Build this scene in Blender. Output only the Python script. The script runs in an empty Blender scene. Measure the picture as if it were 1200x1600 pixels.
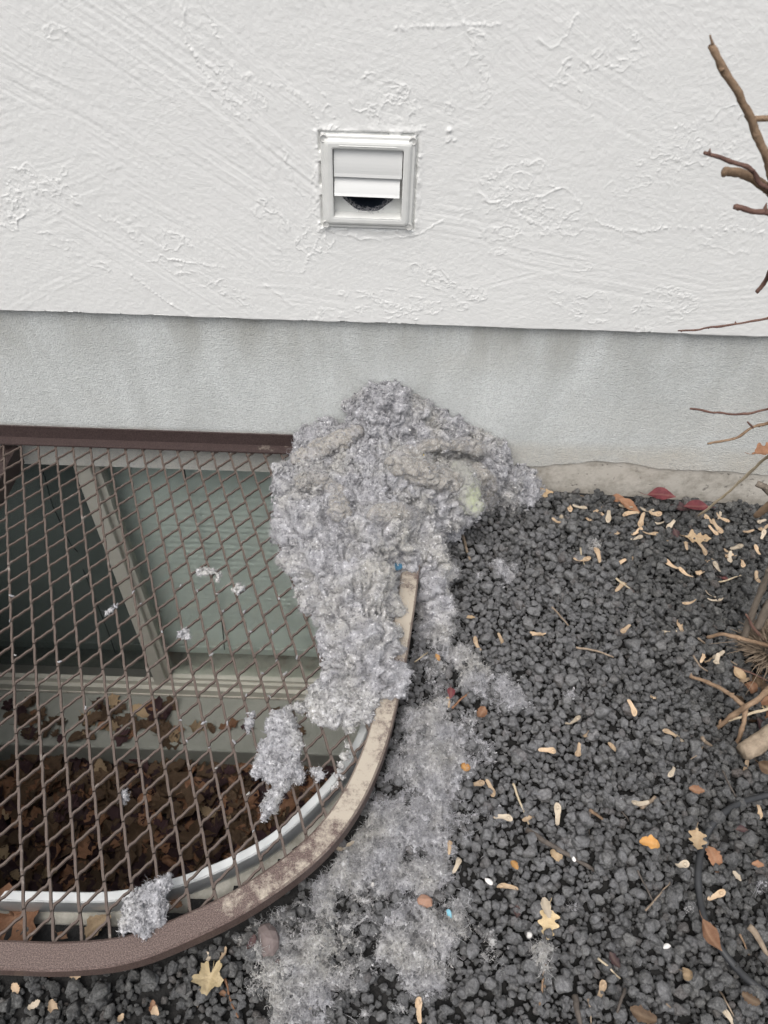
import bpy, bmesh, math, random
import numpy as np
from mathutils import Matrix, Vector

random.seed(7)
RNG = np.random.default_rng(7)
C = bpy.context.scene.collection
SC = bpy.context.scene

# ------------------------------------------------------------------ camera
F_PX, PITCH, ROLL, YAW, CAM_H, CAM_D = 1188.57, 0.82145, 0.03584, -0.00267, 1.12141, 1.2345
cy_, sy_ = math.cos(YAW), math.sin(YAW)
fwd = np.array([-sy_*math.cos(PITCH), cy_*math.cos(PITCH), -math.sin(PITCH)])
rgt = np.array([cy_, sy_, 0.0]); dwn = np.cross(fwd, rgt)
cr, sr = math.cos(ROLL), math.sin(ROLL)
IX = cr*rgt - sr*dwn
IY = sr*rgt + cr*dwn
EYE = np.array([0.0, -CAM_D, CAM_H])
cam = bpy.data.cameras.new('camera')
cam.sensor_fit = 'VERTICAL'; cam.sensor_height = 36.0
cam.lens = F_PX/1600*36.0
cam.clip_start = 0.02; cam.clip_end = 200
cam.dof.use_dof = True; cam.dof.focus_distance = 1.25; cam.dof.aperture_fstop = 11.0
cam_o = bpy.data.objects.new('camera', cam); C.objects.link(cam_o)
cam_o.matrix_world = Matrix(((IX[0], -IY[0], -fwd[0], EYE[0]), (IX[1], -IY[1], -fwd[1], EYE[1]),
                             (IX[2], -IY[2], -fwd[2], EYE[2]), (0, 0, 0, 1)))
SC.camera = cam_o

# ------------------------------------------------------------------ light: overcast day
SUN_EL, SUN_AZ = math.radians(63), math.radians(205)      # azimuth clockwise from +Y
w = bpy.data.worlds.new('World'); SC.world = w; w.use_nodes = True
wn = w.node_tree; bg = wn.nodes['Background']
sky = wn.nodes.new('ShaderNodeTexSky'); sky.sky_type = 'NISHITA'; sky.sun_disc = False
sky.sun_elevation = SUN_EL; sky.sun_rotation = SUN_AZ
sky.air_density = 1.0; sky.dust_density = 6.0; sky.ozone_density = 1.0
hs = wn.nodes.new('ShaderNodeHueSaturation'); hs.inputs['Saturation'].default_value = 0.42
wn.links.new(sky.outputs[0], hs.inputs['Color']); wn.links.new(hs.outputs[0], bg.inputs['Color'])
bg.inputs['Strength'].default_value = 0.12
sl = bpy.data.lights.new('sun', 'SUN'); sl.energy = 0.8; sl.angle = math.radians(50); sl.color = (1.0, 1.0, 0.985)
so = bpy.data.objects.new('sun', sl); C.objects.link(so)
sd = Vector((math.sin(SUN_AZ)*math.cos(SUN_EL), math.cos(SUN_AZ)*math.cos(SUN_EL), math.sin(SUN_EL)))
so.rotation_euler = sd.to_track_quat('Z', 'Y').to_euler(); so.location = (0, -3, 5)
SC.view_settings.view_transform = 'Standard'; SC.view_settings.look = 'None'
SC.view_settings.exposure = 0.62; SC.view_settings.gamma = 1.0
SC.view_settings.use_curve_mapping = False
SC.cycles.max_bounces = 8; SC.cycles.diffuse_bounces = 4; SC.cycles.transparent_max_bounces = 16
SC.cycles_curves.shape = 'THICK'

# ------------------------------------------------------------------ helpers
def ray(px, py):
    return fwd + IX*((px-600)/F_PX) + IY*((py-800)/F_PX)
def gp(px, py, z=0.0):
    "point of the level z that the photograph shows at px, py"
    d = ray(px, py); return EYE + d*((z-EYE[2])/d[2])
def wp(px, py, y=0.0):
    "point of the upright plane y that the photograph shows at px, py"
    d = ray(px, py); return EYE + d*((y-EYE[1])/d[1])
def _h(ix, iy, iz, seed):
    with np.errstate(over='ignore'):
        h = (ix.astype(np.int64)*374761393 + iy.astype(np.int64)*668265263 + iz.astype(np.int64)*2147483647 + seed*974711) & 0xffffffff
        h = ((h ^ (h >> 13))*1274126177) & 0xffffffff
        h = ((h ^ (h >> 16))*2246822519) & 0xffffffff
        h = h ^ (h >> 15)
    return (h & 0xffffff)/float(0xffffff)
def vnoise(P, s=1.0, seed=0):
    "value noise in 0..1 at points P (n,3), features of size 1/s"
    Q = np.asarray(P)*s
    i = np.floor(Q).astype(np.int64); f = Q-i; f = f*f*f*(f*(f*6-15)+10)
    r = 0
    for dx in (0, 1):
        wx = f[:, 0] if dx else 1-f[:, 0]
        for dy in (0, 1):
            wy = f[:, 1] if dy else 1-f[:, 1]
            for dz in (0, 1):
                wz = f[:, 2] if dz else 1-f[:, 2]
                r = r + wx*wy*wz*_h(i[:, 0]+dx, i[:, 1]+dy, i[:, 2]+dz, seed)
    return r
def fbm(P, s, seed=0, o=4, g=0.5):
    a, t, n = 1.0, 0.0, 0.0
    for k in range(o):
        t = t + a*vnoise(P, s*2.03**k, seed+k*17); n += a; a *= g
    return t/n
def worley(P, s, seed=0):
    Q = np.asarray(P)*s; i = np.floor(Q).astype(np.int64); best = np.full(len(Q), 9.0)
    for dx in (-1, 0, 1):
        for dy in (-1, 0, 1):
            for dz in (-1, 0, 1):
                c = i + np.array([dx, dy, dz])
                o = np.stack([_h(c[:, 0], c[:, 1], c[:, 2], seed+k) for k in (1, 2, 3)], 1)
                best = np.minimum(best, ((c+o-Q)**2).sum(1))
    return np.sqrt(best)
def sstep(a, b, x):
    t = np.clip((x-a)/(b-a), 0, 1); return t*t*(3-2*t)

def link(o, parent=None):
    C.objects.link(o)
    if parent is not None: o.parent = parent
    return o
def mesh(name, V, F, mat=None, parent=None, smooth=False):
    me = bpy.data.meshes.new(name)
    me.from_pydata([tuple(map(float, v)) for v in V] if not isinstance(V, np.ndarray) else V.tolist(), [],
                   F.tolist() if isinstance(F, np.ndarray) else F)
    if smooth: me.polygons.foreach_set('use_smooth', np.ones(len(me.polygons), bool))
    me.update()
    if mat: me.materials.append(mat)
    return link(bpy.data.objects.new(name, me), parent)
def empty(name, loc=(0, 0, 0)):
    o = bpy.data.objects.new(name, None); o.empty_display_size = 0.05; C.objects.link(o); o.location = loc; return o
def tag(o, label, cat, group=None, kind=None):
    o['label'] = label; o['category'] = cat
    if group: o['group'] = group
    if kind: o['kind'] = kind
    return o
def box_vf(x0, x1, y0, y1, z0, z1):
    V = [(x0, y0, z0), (x1, y0, z0), (x1, y1, z0), (x0, y1, z0), (x0, y0, z1), (x1, y0, z1), (x1, y1, z1), (x0, y1, z1)]
    return V, [(0, 3, 2, 1), (4, 5, 6, 7), (0, 1, 5, 4), (1, 2, 6, 5), (2, 3, 7, 6), (3, 0, 4, 7)]
def join_vf(parts):
    V, F = [], []
    for v, f in parts:
        n = len(V); V += list(v); F += [tuple(i+n for i in q) for q in f]
    return V, F
def box(name, x0, x1, y0, y1, z0, z1, mat, parent=None, bevel=0.0):
    V, F = box_vf(x0, x1, y0, y1, z0, z1)
    o = mesh(name, V, F, mat, parent)
    if bevel:
        m = o.modifiers.new('bevel', 'BEVEL'); m.width = bevel; m.segments = 2
    return o
def catmull(pts, n=8):
    P = [np.array(p, float) for p in pts]; P = [2*P[0]-P[1]]+P+[2*P[-1]-P[-2]]; out = []
    for i in range(1, len(P)-2):
        for k in range(n):
            t = k/n; a, b, c, d = P[i-1:i+3]
            out.append(0.5*((2*b)+(c-a)*t+(2*a-5*b+4*c-d)*t*t+(3*b-a-3*c+d)*t**3))
    out.append(P[-2]); return np.array(out)
def tube_vf(pts, rad, n=8, cap=True):
    "tapered round tube along pts; rad is one radius or one per point"
    P = np.array(pts, float); m = len(P)
    R = np.full(m, rad) if np.isscalar(rad) else np.array(rad, float)
    T = np.gradient(P, axis=0); T /= np.linalg.norm(T, axis=1)[:, None]+1e-12
    up = np.array([0.0, 0, 1.0])
    if abs(T[0] @ up) > 0.9: up = np.array([1.0, 0, 0])
    V, F = [], []
    u = np.cross(T[0], up); u /= np.linalg.norm(u)
    for i in range(m):
        u = u - T[i]*(u @ T[i]); u /= np.linalg.norm(u); v = np.cross(T[i], u)
        for k in range(n):
            a = 2*math.pi*k/n; V.append(P[i]+R[i]*(math.cos(a)*u+math.sin(a)*v))
    for i in range(m-1):
        for k in range(n):
            k2 = (k+1) % n; F.append((i*n+k, i*n+k2, (i+1)*n+k2, (i+1)*n+k))
    if cap:
        F.append(tuple(range(n-1, -1, -1))); F.append(tuple((m-1)*n+k for k in range(n)))
    return V, F
def sweep(path, prof, closed_prof=True):
    "path (n,2) with outward normals n2; prof list of (outward offset, z) -> quads"
    P = np.array(path); T = np.gradient(P, axis=0); T /= np.linalg.norm(T, axis=1)[:, None]
    Nn = np.stack([-T[:, 1], T[:, 0]], 1)
    V, F = [], []; m = len(prof)
    for i in range(len(P)):
        for o, z in prof: V.append((P[i, 0]+Nn[i, 0]*o, P[i, 1]+Nn[i, 1]*o, z))
    for i in range(len(P)-1):
        for k in range(m if closed_prof else m-1):
            k2 = (k+1) % m; F.append((i*m+k, i*m+k2, (i+1)*m+k2, (i+1)*m+k))
    if closed_prof: F.append(tuple(range(m-1, -1, -1))); F.append(tuple((len(P)-1)*m+k for k in range(m)))
    return V, F

def inside(pts, poly):
    "which of pts (n,2) lie inside the closed polygon"
    pts = np.atleast_2d(pts); a = np.asarray(poly); b = np.roll(a, 1, 0)
    if len(pts) > 400:
        return np.concatenate([inside(pts[k:k+400], poly) for k in range(0, len(pts), 400)])
    x, y = pts[:, :1], pts[:, 1:2]
    c = ((a[:, 1] > y) != (b[:, 1] > y)) & (x < (b[:, 0]-a[:, 0])*(y-a[:, 1])/(b[:, 1]-a[:, 1]+1e-12)+a[:, 0])
    return (c.sum(1) % 2).astype(bool)

class Mat:
    "small wrapper for building node materials"
    def __init__(s, name, rough=0.8, metal=0.0, spec=0.3):
        s.m = bpy.data.materials.new(name); s.m.use_nodes = True; s.nt = s.m.node_tree
        s.b = s.nt.nodes['Principled BSDF']; s.b.inputs['Roughness'].default_value = rough
        s.b.inputs['Metallic'].default_value = metal; s.b.inputs['Specular IOR Level'].default_value = spec
        s.co = s.nt.nodes.new('ShaderNodeTexCoord'); s.pos = s.co.outputs['Object']
    def n(s, t, **kw):
        x = s.nt.nodes.new(t)
        for k, v in kw.items():
            if k in x.inputs: s.set(x, k, v)
            else: setattr(x, k, v)
        return x
    def set(s, x, k, v):
        if isinstance(v, bpy.types.NodeSocket): s.nt.links.new(v, x.inputs[k])
        else:
            if isinstance(v, tuple) and len(v) == 3 and x.inputs[k].type == 'RGBA': v = v+(1,)
            x.inputs[k].default_value = v
    def noise(s, scale, detail=4, rough=0.55, vec=None, dist=0.0):
        x = s.n('ShaderNodeTexNoise'); x.inputs['Scale'].default_value = scale; x.inputs['Detail'].default_value = detail
        x.inputs['Roughness'].default_value = rough; x.inputs['Distortion'].default_value = dist
        s.nt.links.new(vec or s.pos, x.inputs['Vector']); return x.outputs['Fac']
    def ramp(s, fac, *stops, interp='LINEAR'):
        x = s.n('ShaderNodeValToRGB'); x.color_ramp.interpolation = interp; e = x.color_ramp.elements
        while len(e) > len(stops): e.remove(e[-1])
        while len(e) < len(stops): e.new(0.5)
        for q, (p, c) in zip(e, stops):
            q.position = p; q.color = (c, c, c, 1) if not isinstance(c, tuple) else c+(1,)
        s.nt.links.new(fac, x.inputs[0]); return x.outputs['Color']
    def mix(s, fac, a, b, mode='MIX'):
        x = s.n('ShaderNodeMix'); x.data_type = 'RGBA'; x.blend_type = mode
        for sock, v in ((x.inputs[0], fac), (x.inputs[6], a), (x.inputs[7], b)):
            if isinstance(v, bpy.types.NodeSocket): s.nt.links.new(v, sock)
            else: sock.default_value = v if not isinstance(v, tuple) else v+(1,)
        return x.outputs[2]
    def math(s, op, a, b=0.0):
        x = s.n('ShaderNodeMath'); x.operation = op
        for k, v in ((0, a), (1, b)):
            if isinstance(v, bpy.types.NodeSocket): s.nt.links.new(v, x.inputs[k])
            else: x.inputs[k].default_value = v
        return x.outputs[0]
    def col(s, c): s.set(s.b, 'Base Color', c); return s
    def bump(s, h, strength=0.3, dist=0.002):
        x = s.n('ShaderNodeBump'); x.inputs['Strength'].default_value = strength; x.inputs['Distance'].default_value = dist
        s.nt.links.new(h, x.inputs['Height']); s.nt.links.new(x.outputs[0], s.b.inputs['Normal']); return s
    def rnd(s): return s.n('ShaderNodeObjectInfo').outputs['Random']
    def mapping(s, scale=(1, 1, 1), rot=(0, 0, 0), vec=None):
        x = s.n('ShaderNodeMapping'); x.inputs['Scale'].default_value = scale; x.inputs['Rotation'].default_value = rot
        s.nt.links.new(vec or s.pos, x.inputs['Vector']); return x.outputs[0]
    def sep(s, vec=None):
        x = s.n('ShaderNodeSeparateXYZ'); s.nt.links.new(vec or s.pos, x.inputs[0]); return x.outputs

# ------------------------------------------------------------------ materials
m = Mat('stucco_paint', 0.55, 0, 0.35)
m.col(m.mix(m.noise(3, 5), (.75, .755, .735), (.80, .80, .78)))
h = m.math('ADD', m.math('MULTIPLY', m.noise(460, 3, 0.65), .85), m.math('MULTIPLY', m.noise(140, 3), 0.6))
for ang_, sc_, off_, am_ in ((32, 300, 0, 1.0), (10, 260, 3, .8), (-25, 320, 7, .7), (55, 280, 11, .7)):
    v_ = m.mapping((7, 1, sc_), (0, 0, 0), m.mapping((1, 1, 1), (0, math.radians(-ang_), 0)))
    mk_ = m.ramp(m.noise(3.1, 3, .6, m.n('ShaderNodeMapping', Location=(off_, off_, off_)).outputs[0] if 0 else m.mapping((1, 1, 1), (off_, off_*.7, off_*.3))), (.47, 0.0), (.60, 1.0))
    h = m.math('ADD', h, m.math('MULTIPLY', m.math('MULTIPLY', m.noise(1.0, 3, .6, v_), mk_), am_))
m.bump(h, 0.34, 0.0013); M_STUCCO = m.m

m = Mat('parge_coat', 0.9, 0, 0.2)
X, Y, Z = m.sep()
st = m.noise(5.0, 5, 0.6, m.mapping((1.6, 1, 0.45)), 0.6)
c1 = m.mix(m.ramp(st, (.35, 0.0), (.68, 1.0)), (.56, .578, .56), (.72, .745, .73))
fl = m.noise(2.2, 4, 0.6, m.mapping((1, 1, 1.3)))
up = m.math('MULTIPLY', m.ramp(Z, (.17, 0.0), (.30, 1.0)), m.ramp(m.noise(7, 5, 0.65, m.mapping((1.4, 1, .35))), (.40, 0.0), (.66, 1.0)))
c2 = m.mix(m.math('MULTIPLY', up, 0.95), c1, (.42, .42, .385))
c3 = m.mix(m.math('MULTIPLY', m.ramp(fl, (.5, 0.0), (.72, 1.0)), .5), c2, (.64, .635, .59))
low = m.math('MULTIPLY', m.ramp(Z, (-.06, 1.0), (.03, 0.0)), m.ramp(m.noise(9, 4), (.25, .35), (.6, 1.0)))
c4 = m.mix(m.math('MULTIPLY', low, .7), c3, (.58, .545, .47))
c5 = m.mix(m.math('MULTIPLY', m.ramp(m.noise(380, 3, .75), (.3, 1.0), (.55, 0.0)), .75), c4, (.38, .39, .385))
m.col(c5)
m.bump(m.math('ADD', m.noise(330, 3, 0.6), m.math('MULTIPLY', m.noise(120, 3), 0.6)), 1.0, 0.0030); M_PARGE = m.m

m = Mat('raw_concrete', 0.92, 0, 0.2)
cc = m.mix(m.noise(14, 6, .65), (.44, .41, .355), (.62, .585, .525))
cc = m.mix(m.ramp(m.noise(30, 5, .7), (.45, 0.0), (.7, .7)), cc, (.25, .225, .185)); pit = m.ramp(m.noise(75, 3, .5), (.28, 1.0), (.36, 0.0))
m.col(m.mix(m.math('MULTIPLY', pit, .6), cc, (.13, .12, .105)))
m.bump(m.math('SUBTRACT', m.noise(220, 4, .65), pit), .5, .003); M_CONC = m.m

def painted_metal(name, base, light, dust):
    m = Mat(name, 0.5, 0.0, 0.45)
    sp = m.noise(640, 2, 0.5)
    c = m.mix(m.ramp(sp, (.40, 0.0), (.62, 1.0)), base, light)
    gx = m.n('ShaderNodeNewGeometry'); nz = m.sep(gx.outputs['Normal'])[2]; X, Y, Z = m.sep()
    reach = m.math('MULTIPLY', m.ramp(Y, (0.0, 0.0), (.999, 1.0)), 1.0)
    # lint dust lies on upward faces, thicker near the pile
    d = m.math('ADD', m.noise(44, 6, .80), m.math('MULTIPLY', m.noise(9, 2), .55))
    xr = m.n('ShaderNodeMapRange'); m.nt.links.new(X, xr.inputs[0])
    xr.inputs['From Min'].default_value = -.33; xr.inputs['From Max'].default_value = .0
    xr.inputs['To Min'].default_value = -.17; xr.inputs['To Max'].default_value = .15
    d = m.math('ADD', d, xr.outputs[0])
    mask = m.math('MULTIPLY', m.ramp(d, (.76, 0.0), (.94, 1.0)), m.ramp(nz, (.6, 0.0), (.9, 1.0)))
    m.col(m.mix(m.math('MULTIPLY', mask, dust), c, (.41, .365, .30)))
    r = m.mix(mask, (.48, .48, .48), (.95, .95, .95)); m.set(m.b, 'Roughness', r)
    m.bump(sp, .35, .0006); return m.m
M_ANGLE = painted_metal('dark_brown_paint', (.030, .019, .018), (.075, .052, .048), .55)
M_RAIL = painted_metal('brown_hammered_paint', (.056, .036, .030), (.158, .112, .098), .90)
m = Mat('brown_mesh_metal', 0.6, 0, .4)
c = m.mix(m.noise(120, 4, .7), (.060, .043, .035), (.132, .102, .086))
m.col(m.mix(m.math('MULTIPLY', m.ramp(m.noise(24, 4, .7), (.62, 0.0), (.75, 1.0)), .5), c, (.36, .33, .30))); M_MESH = m.m
m = Mat('galvanised_steel', 0.38, 0.85, .5)
m.col(m.mix(m.noise(30, 4, .6), (.55, .575, .59), (.72, .74, .75))); M_GALV = m.m
m = Mat('galvanised_rim', 0.45, 0.0, .5); m.col(m.mix(m.noise(40, 4), (.52, .54, .54), (.66, .68, .68))); M_RIM = m.m
m = Mat('dusty_steel', 0.9, 0, .2); m.col(m.mix(m.ramp(m.noise(35, 5, .7), (.35, 0.0), (.65, 1.0)), (.30, .285, .24), (.52, .50, .44))); M_DUSTY = m.m

m = Mat('vent_plastic', 0.42, 0, .4)
m.col(m.mix(m.ramp(m.noise(40, 5, .6), (.3, 0.0), (.75, 1.0)), (.63, .635, .61), (.71, .715, .69))); m.bump(m.noise(300, 2), .05, .001); M_VENT = m.m
m = Mat('louver_plastic', 0.45, 0, .4)
g = m.math('MULTIPLY', m.ramp(m.noise(70, 4, .6), (.6, 0.0), (.72, 1.0)), m.ramp(m.sep()[2], (.548, 1.0), (.57, 0.0)))
m.col(m.mix(m.math('MULTIPLY', g, .6), (.67, .675, .66), (.36, .36, .29))); M_LOUVER = m.m
m = Mat('duct_dark', 0.5, 0, .4); m.col(m.mix(m.noise(120, 4), (.020, .028, .045), (.075, .095, .13))); M_DUCT = m.m
m = Mat('screw_paint', 0.5, 0, .4); m.col((.52, .52, .50)); M_SCREW = m.m

m = Mat('window_vinyl', 0.5, 0, .4); m.col(m.mix(m.noise(30, 5, .7), (.37, .36, .31), (.50, .485, .43))); M_FRAME = m.m
def clear(name, tint, refl):
    m = Mat(name); nt = m.nt; nt.nodes.remove(m.b)
    tr = m.n('ShaderNodeBsdfTransparent'); tr.inputs[0].default_value = tint+(1,)
    gl = m.n('ShaderNodeBsdfGlossy'); gl.inputs['Roughness'].default_value = .02; gl.inputs[0].default_value = (.95, 1, .98, 1)
    lw = m.n('ShaderNodeLayerWeight'); lw.inputs[0].default_value = .5; pw = m.math('POWER', lw.outputs['Facing'], 4.0); fr = m.n('ShaderNodeMath'); fr.operation = 'MULTIPLY_ADD'; nt.links.new(pw, fr.inputs[0]); fr.inputs[1].default_value = .9; fr.inputs[2].default_value = refl
    mx = m.n('ShaderNodeMixShader'); nt.links.new(fr.outputs[0], mx.inputs[0]); nt.links.new(tr.outputs[0], mx.inputs[1]); nt.links.new(gl.outputs[0], mx.inputs[2])
    nt.links.new(mx.outputs[0], nt.nodes['Material Output'].inputs[0]); return m.m
M_GLASS = clear('window_glass', (.935, .955, .945), .05)
m = Mat('insect_screen'); m.nt.nodes.remove(m.b)
tr = m.n('ShaderNodeBsdfTransparent'); tr.inputs[0].default_value = (.9, .9, .9, 1); df = m.n('ShaderNodeBsdfDiffuse'); df.inputs[0].default_value = (.035, .045, .045, 1)
mx = m.n('ShaderNodeMixShader'); mx.inputs[0].default_value = .60
m.nt.links.new(tr.outputs[0], mx.inputs[1]); m.nt.links.new(df.outputs[0], mx.inputs[2]); m.nt.links.new(mx.outputs[0], m.nt.nodes['Material Output'].inputs[0]); M_SCREEN = m.m
m = Mat('blind_fabric', .8); m.col((.60, .635, .60)); M_BLIND = m.m
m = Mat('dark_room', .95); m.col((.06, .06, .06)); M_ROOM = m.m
m = Mat('black_cord', .8); m.col((.015, .015, .017)); M_CORD = m.m

m = Mat('lava_stone', 0.88, 0, .3)
rn = m.rnd(); gpos = m.n('ShaderNodeNewGeometry').outputs['Position']; gx, gy, gz = m.sep(gpos)
b0 = m.ramp(rn, (0.0, (.042, .043, .045)), (.35, (.095, .098, .098)), (.72, (.17, .172, .167)), (.92, (.235, .232, .215)), (.965, (.13, .09, .075)), (1.0, (.21, .20, .185)))
off = m.n('ShaderNodeVectorMath'); off.operation = 'ADD'; m.nt.links.new(m.pos, off.inputs[0]); m.nt.links.new(m.math('MULTIPLY', rn, 40.0), off.inputs[1]); sv_ = off.outputs[0]
fine = m.noise(3.2, 6, .75, sv_)
b1 = m.mix(m.ramp(fine, (.30, 0.0), (.72, 1.0)), m.mix(.78, b0, (.010, .010, .011)), m.mix(.50, b0, (.28, .28, .272)))
# fine lint dust that settled on the stones round the pile
xx = m.math('SUBTRACT', gx, .16); yy = m.math('MULTIPLY', m.math('ADD', gy, .55), .62)
dd = m.math('SQRT', m.math('ADD', m.math('MULTIPLY', xx, xx), m.math('MULTIPLY', yy, yy)))
near = m.ramp(dd, (.10, 1.0), (.60, 0.0))
nb = m.noise(26, 4, .6, gpos)
nz = m.sep(m.n('ShaderNodeNewGeometry').outputs['Normal'])[2]
dust = m.math('MULTIPLY', m.math('MULTIPLY', m.ramp(m.math('ADD', m.math('MULTIPLY', near, .55), nb), (.55, 0.0), (.95, 1.0)), m.ramp(nz, (-.1, 0.0), (.7, 1.0))), m.ramp(fine, (.25, .45), (.65, 1.0)))
m.col(m.mix(m.math('MULTIPLY', dust, .62), b1, (.30, .30, .31)))
m.bump(m.math('ADD', m.noise(3.4, 6, .75, sv_), m.math('MULTIPLY', m.ramp(m.noise(7, 3, .6, sv_), (.35, 0.0), (.5, 1.0)), .5)), 1.0, .0030); M_STONE = m.m
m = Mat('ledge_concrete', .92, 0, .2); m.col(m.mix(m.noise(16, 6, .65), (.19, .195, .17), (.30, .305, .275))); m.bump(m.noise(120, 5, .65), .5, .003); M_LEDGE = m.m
m = Mat('dark_soil', .95); m.col(m.mix(m.noise(60, 5, .7), (.010, .010, .010), (.030, .029, .028))); m.bump(m.noise(80, 5), .8, .01); M_SOIL = m.m

def lint_mat(name, a, b, warm, k=1.0):
    m = Mat(name, 1.0, 0, .08)
    gpos = m.n('ShaderNodeNewGeometry').outputs['Position']
    c = m.mix(m.ramp(m.noise(38, 4, .65, gpos), (.3, 0.0), (.7, 1.0)), a, b)
    c = m.mix(m.ramp(m.noise(8.5, 3, .6, gpos), (.46, 0.0), (.64, .75)), c, warm)
    c = m.mix(m.math('MULTIPLY', m.ramp(m.noise(230, 2, .6, gpos), (.57, 0.0), (.68, 1.0)), .85), c, (.72, .715, .73))  # pale fibre specks, also a sparkle put into the colour
    c = m.mix(m.math('MULTIPLY', m.ramp(m.noise(190, 3, .65, gpos), (.34, 1.0), (.47, 0.0)), .72), c, (.085, .085, .095))  # varied dark fibre tones, also crevice shade put into the colour
    c = m.mix(m.math('MULTIPLY', m.ramp(m.noise(70, 3, .6, gpos), (.34, 1.0), (.46, 0.0)), .45), c, (.12, .118, .125))
    m.col(c); m.bump(m.noise(420, 4, .7), .8, .002)
    m.set(m.b, 'Sheen Weight', .25); m.b.inputs['Sheen Roughness'].default_value = .6
    return m.m
M_LINT = lint_mat('grey_lint', (.27, .268, .282), (.43, .428, .447), (.40, .385, .345))
M_LINT_PALE = lint_mat('pale_lint', (.32, .32, .335), (.47, .468, .49), (.44, .43, .40))
m = Mat('packed_lint', 1.0, 0, .08)
c = m.mix(m.ramp(m.noise(60, 5, .7), (.3, 0.0), (.7, 1.0)), (.27, .253, .228), (.40, .38, .35))
c = m.mix(m.ramp(m.noise(22, 3, .6), (.48, 0.0), (.70, .8)), c, (.36, .355, .37)); m.col(c)
c = m.mix(m.math('MULTIPLY', m.ramp(m.noise(210, 3, .65), (.34, 1.0), (.46, 0.0)), .6), c, (.11, .105, .10)); c = m.mix(m.math('MULTIPLY', m.ramp(m.noise(240, 2, .6), (.58, 0.0), (.70, 1.0)), .6), c, (.62, .61, .60)); m.col(c)
m.bump(m.math('ADD', m.noise(260, 5, .75), m.noise(90, 3)), .9, .003); M_PACK = m.m
m = Mat('green_tinged_lint', 1.0, 0, .08)
c = m.mix(m.ramp(m.noise(60, 5, .7), (.3, 0.0), (.7, 1.0)), (.27, .27, .245), (.38, .378, .35))
c = m.mix(m.ramp(m.noise(24, 3, .6), (.48, 0.0), (.66, .7)), c, (.35, .385, .245)); m.col(c)
m.bump(m.math('ADD', m.noise(260, 5, .75), m.noise(90, 3)), .8, .003); M_GREENPACK = m.m

def leaf_mat(name, a, b, vein=None, rough=.7):
    m = Mat(name, rough, 0, .25)
    r = m.rnd()
    c = m.mix(m.ramp(m.noise(55, 5, .65), (.3, 0.0), (.7, 1.0)), a, b)
    v = m.n('ShaderNodeHueSaturation'); m.nt.links.new(c, v.inputs['Color'])
    m.nt.links.new(m.math('ADD', m.math('MULTIPLY', r, .7), .62), v.inputs['Value'])
    rib = m.ramp(m.math('ABSOLUTE', m.sep()[1]), (.0003, .40), (.0011, 0.0))
    spot = m.ramp(m.noise(95, 4, .7), (.58, 0.0), (.72, .6))
    c = m.mix(rib, m.mix(spot, v.outputs[0], m.mix(.6, v.outputs[0], (.05, .03, .02))), m.mix(.22, b, (.45, .38, .28)))
    m.col(c); m.bump(m.noise(160, 4, .6), .6, .003); return m.m
M_LB = leaf_mat('brown_leaf', (.055, .034, .021), (.135, .088, .054))
M_LT = leaf_mat('tan_leaf', (.26, .18, .105), (.40, .30, .19))
M_LP = leaf_mat('purple_leaf', (.030, .016, .019), (.068, .036, .038))
M_LR = leaf_mat('red_leaf', (.075, .017, .023), (.155, .042, .046))
M_LY = leaf_mat('yellow_leaf', (.40, .315, .17), (.53, .43, .27))
M_LOAK = leaf_mat('pale_oak_leaf', (.36, .27, .15), (.52, .41, .25))
M_LO = leaf_mat('orange_leaf', (.40, .19, .055), (.52, .29, .10))
M_LRUST = leaf_mat('rust_leaf', (.165, .078, .042), (.28, .155, .092))
M_SAM = leaf_mat('seed_wing', (.38, .265, .165), (.51, .39, .27))
M_SAM2 = leaf_mat('seed_wing_pale', (.37, .31, .23), (.50, .43, .34))
def wood_mat(name, a, b, s=1.0):
    m = Mat(name, .7, 0, .3)
    m.col(m.mix(m.ramp(m.noise(60*s, 5, .7, m.mapping((1, 1, .25))), (.3, 0.0), (.7, 1.0)), a, b)); m.bump(m.math('ADD', m.noise(110, 5, .7), m.math('MULTIPLY', m.noise(60, 3, .6, m.mapping((1, 1, .2))), .8)), .9, .003); return m.m
M_BARK = wood_mat('tan_bark', (.155, .10, .062), (.31, .215, .14))
M_BARK_R = wood_mat('red_bark', (.085, .045, .038), (.18, .105, .08))
M_BARK_G = wood_mat('grey_bark', (.12, .10, .08), (.22, .185, .15))
M_WOOD = wood_mat('pale_wood', (.20, .155, .11), (.36, .29, .215))
M_TWIG = wood_mat('dry_twig', (.16, .12, .085), (.32, .255, .19))
M_TWIGD = wood_mat('dark_twig', (.055, .048, .042), (.12, .10, .085))
M_STRAW = wood_mat('straw', (.36, .29, .19), (.52, .44, .32))
m = Mat('drip_tube', .5, 0, .4); m.col(m.mix(m.noise(60, 5, .7), (.014, .015, .017), (.05, .052, .055))); M_TUBE = m.m
m = Mat('blue_scrap', .5); m.col((.035, .12, .20)); M_BLUE = m.m
m = Mat('light_blue_scrap', .6); m.col((.22, .50, .62)); M_LBLUE = m.m
m = Mat('white_scrap', .7); m.col((.72, .70, .67)); M_WHITE = m.m
m = Mat('yellow_scrap', .6); m.col((.62, .46, .05)); M_YEL = m.m
m = Mat('rust_pebble', .8); m.col(m.mix(m.noise(150, 4), (.22, .12, .08), (.40, .25, .18))); M_PEB = m.m
m = Mat('pink_pebble', .8); m.col(m.mix(m.noise(150, 4), (.12, .092, .086), (.21, .175, .168))); M_PINK = m.m
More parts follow.
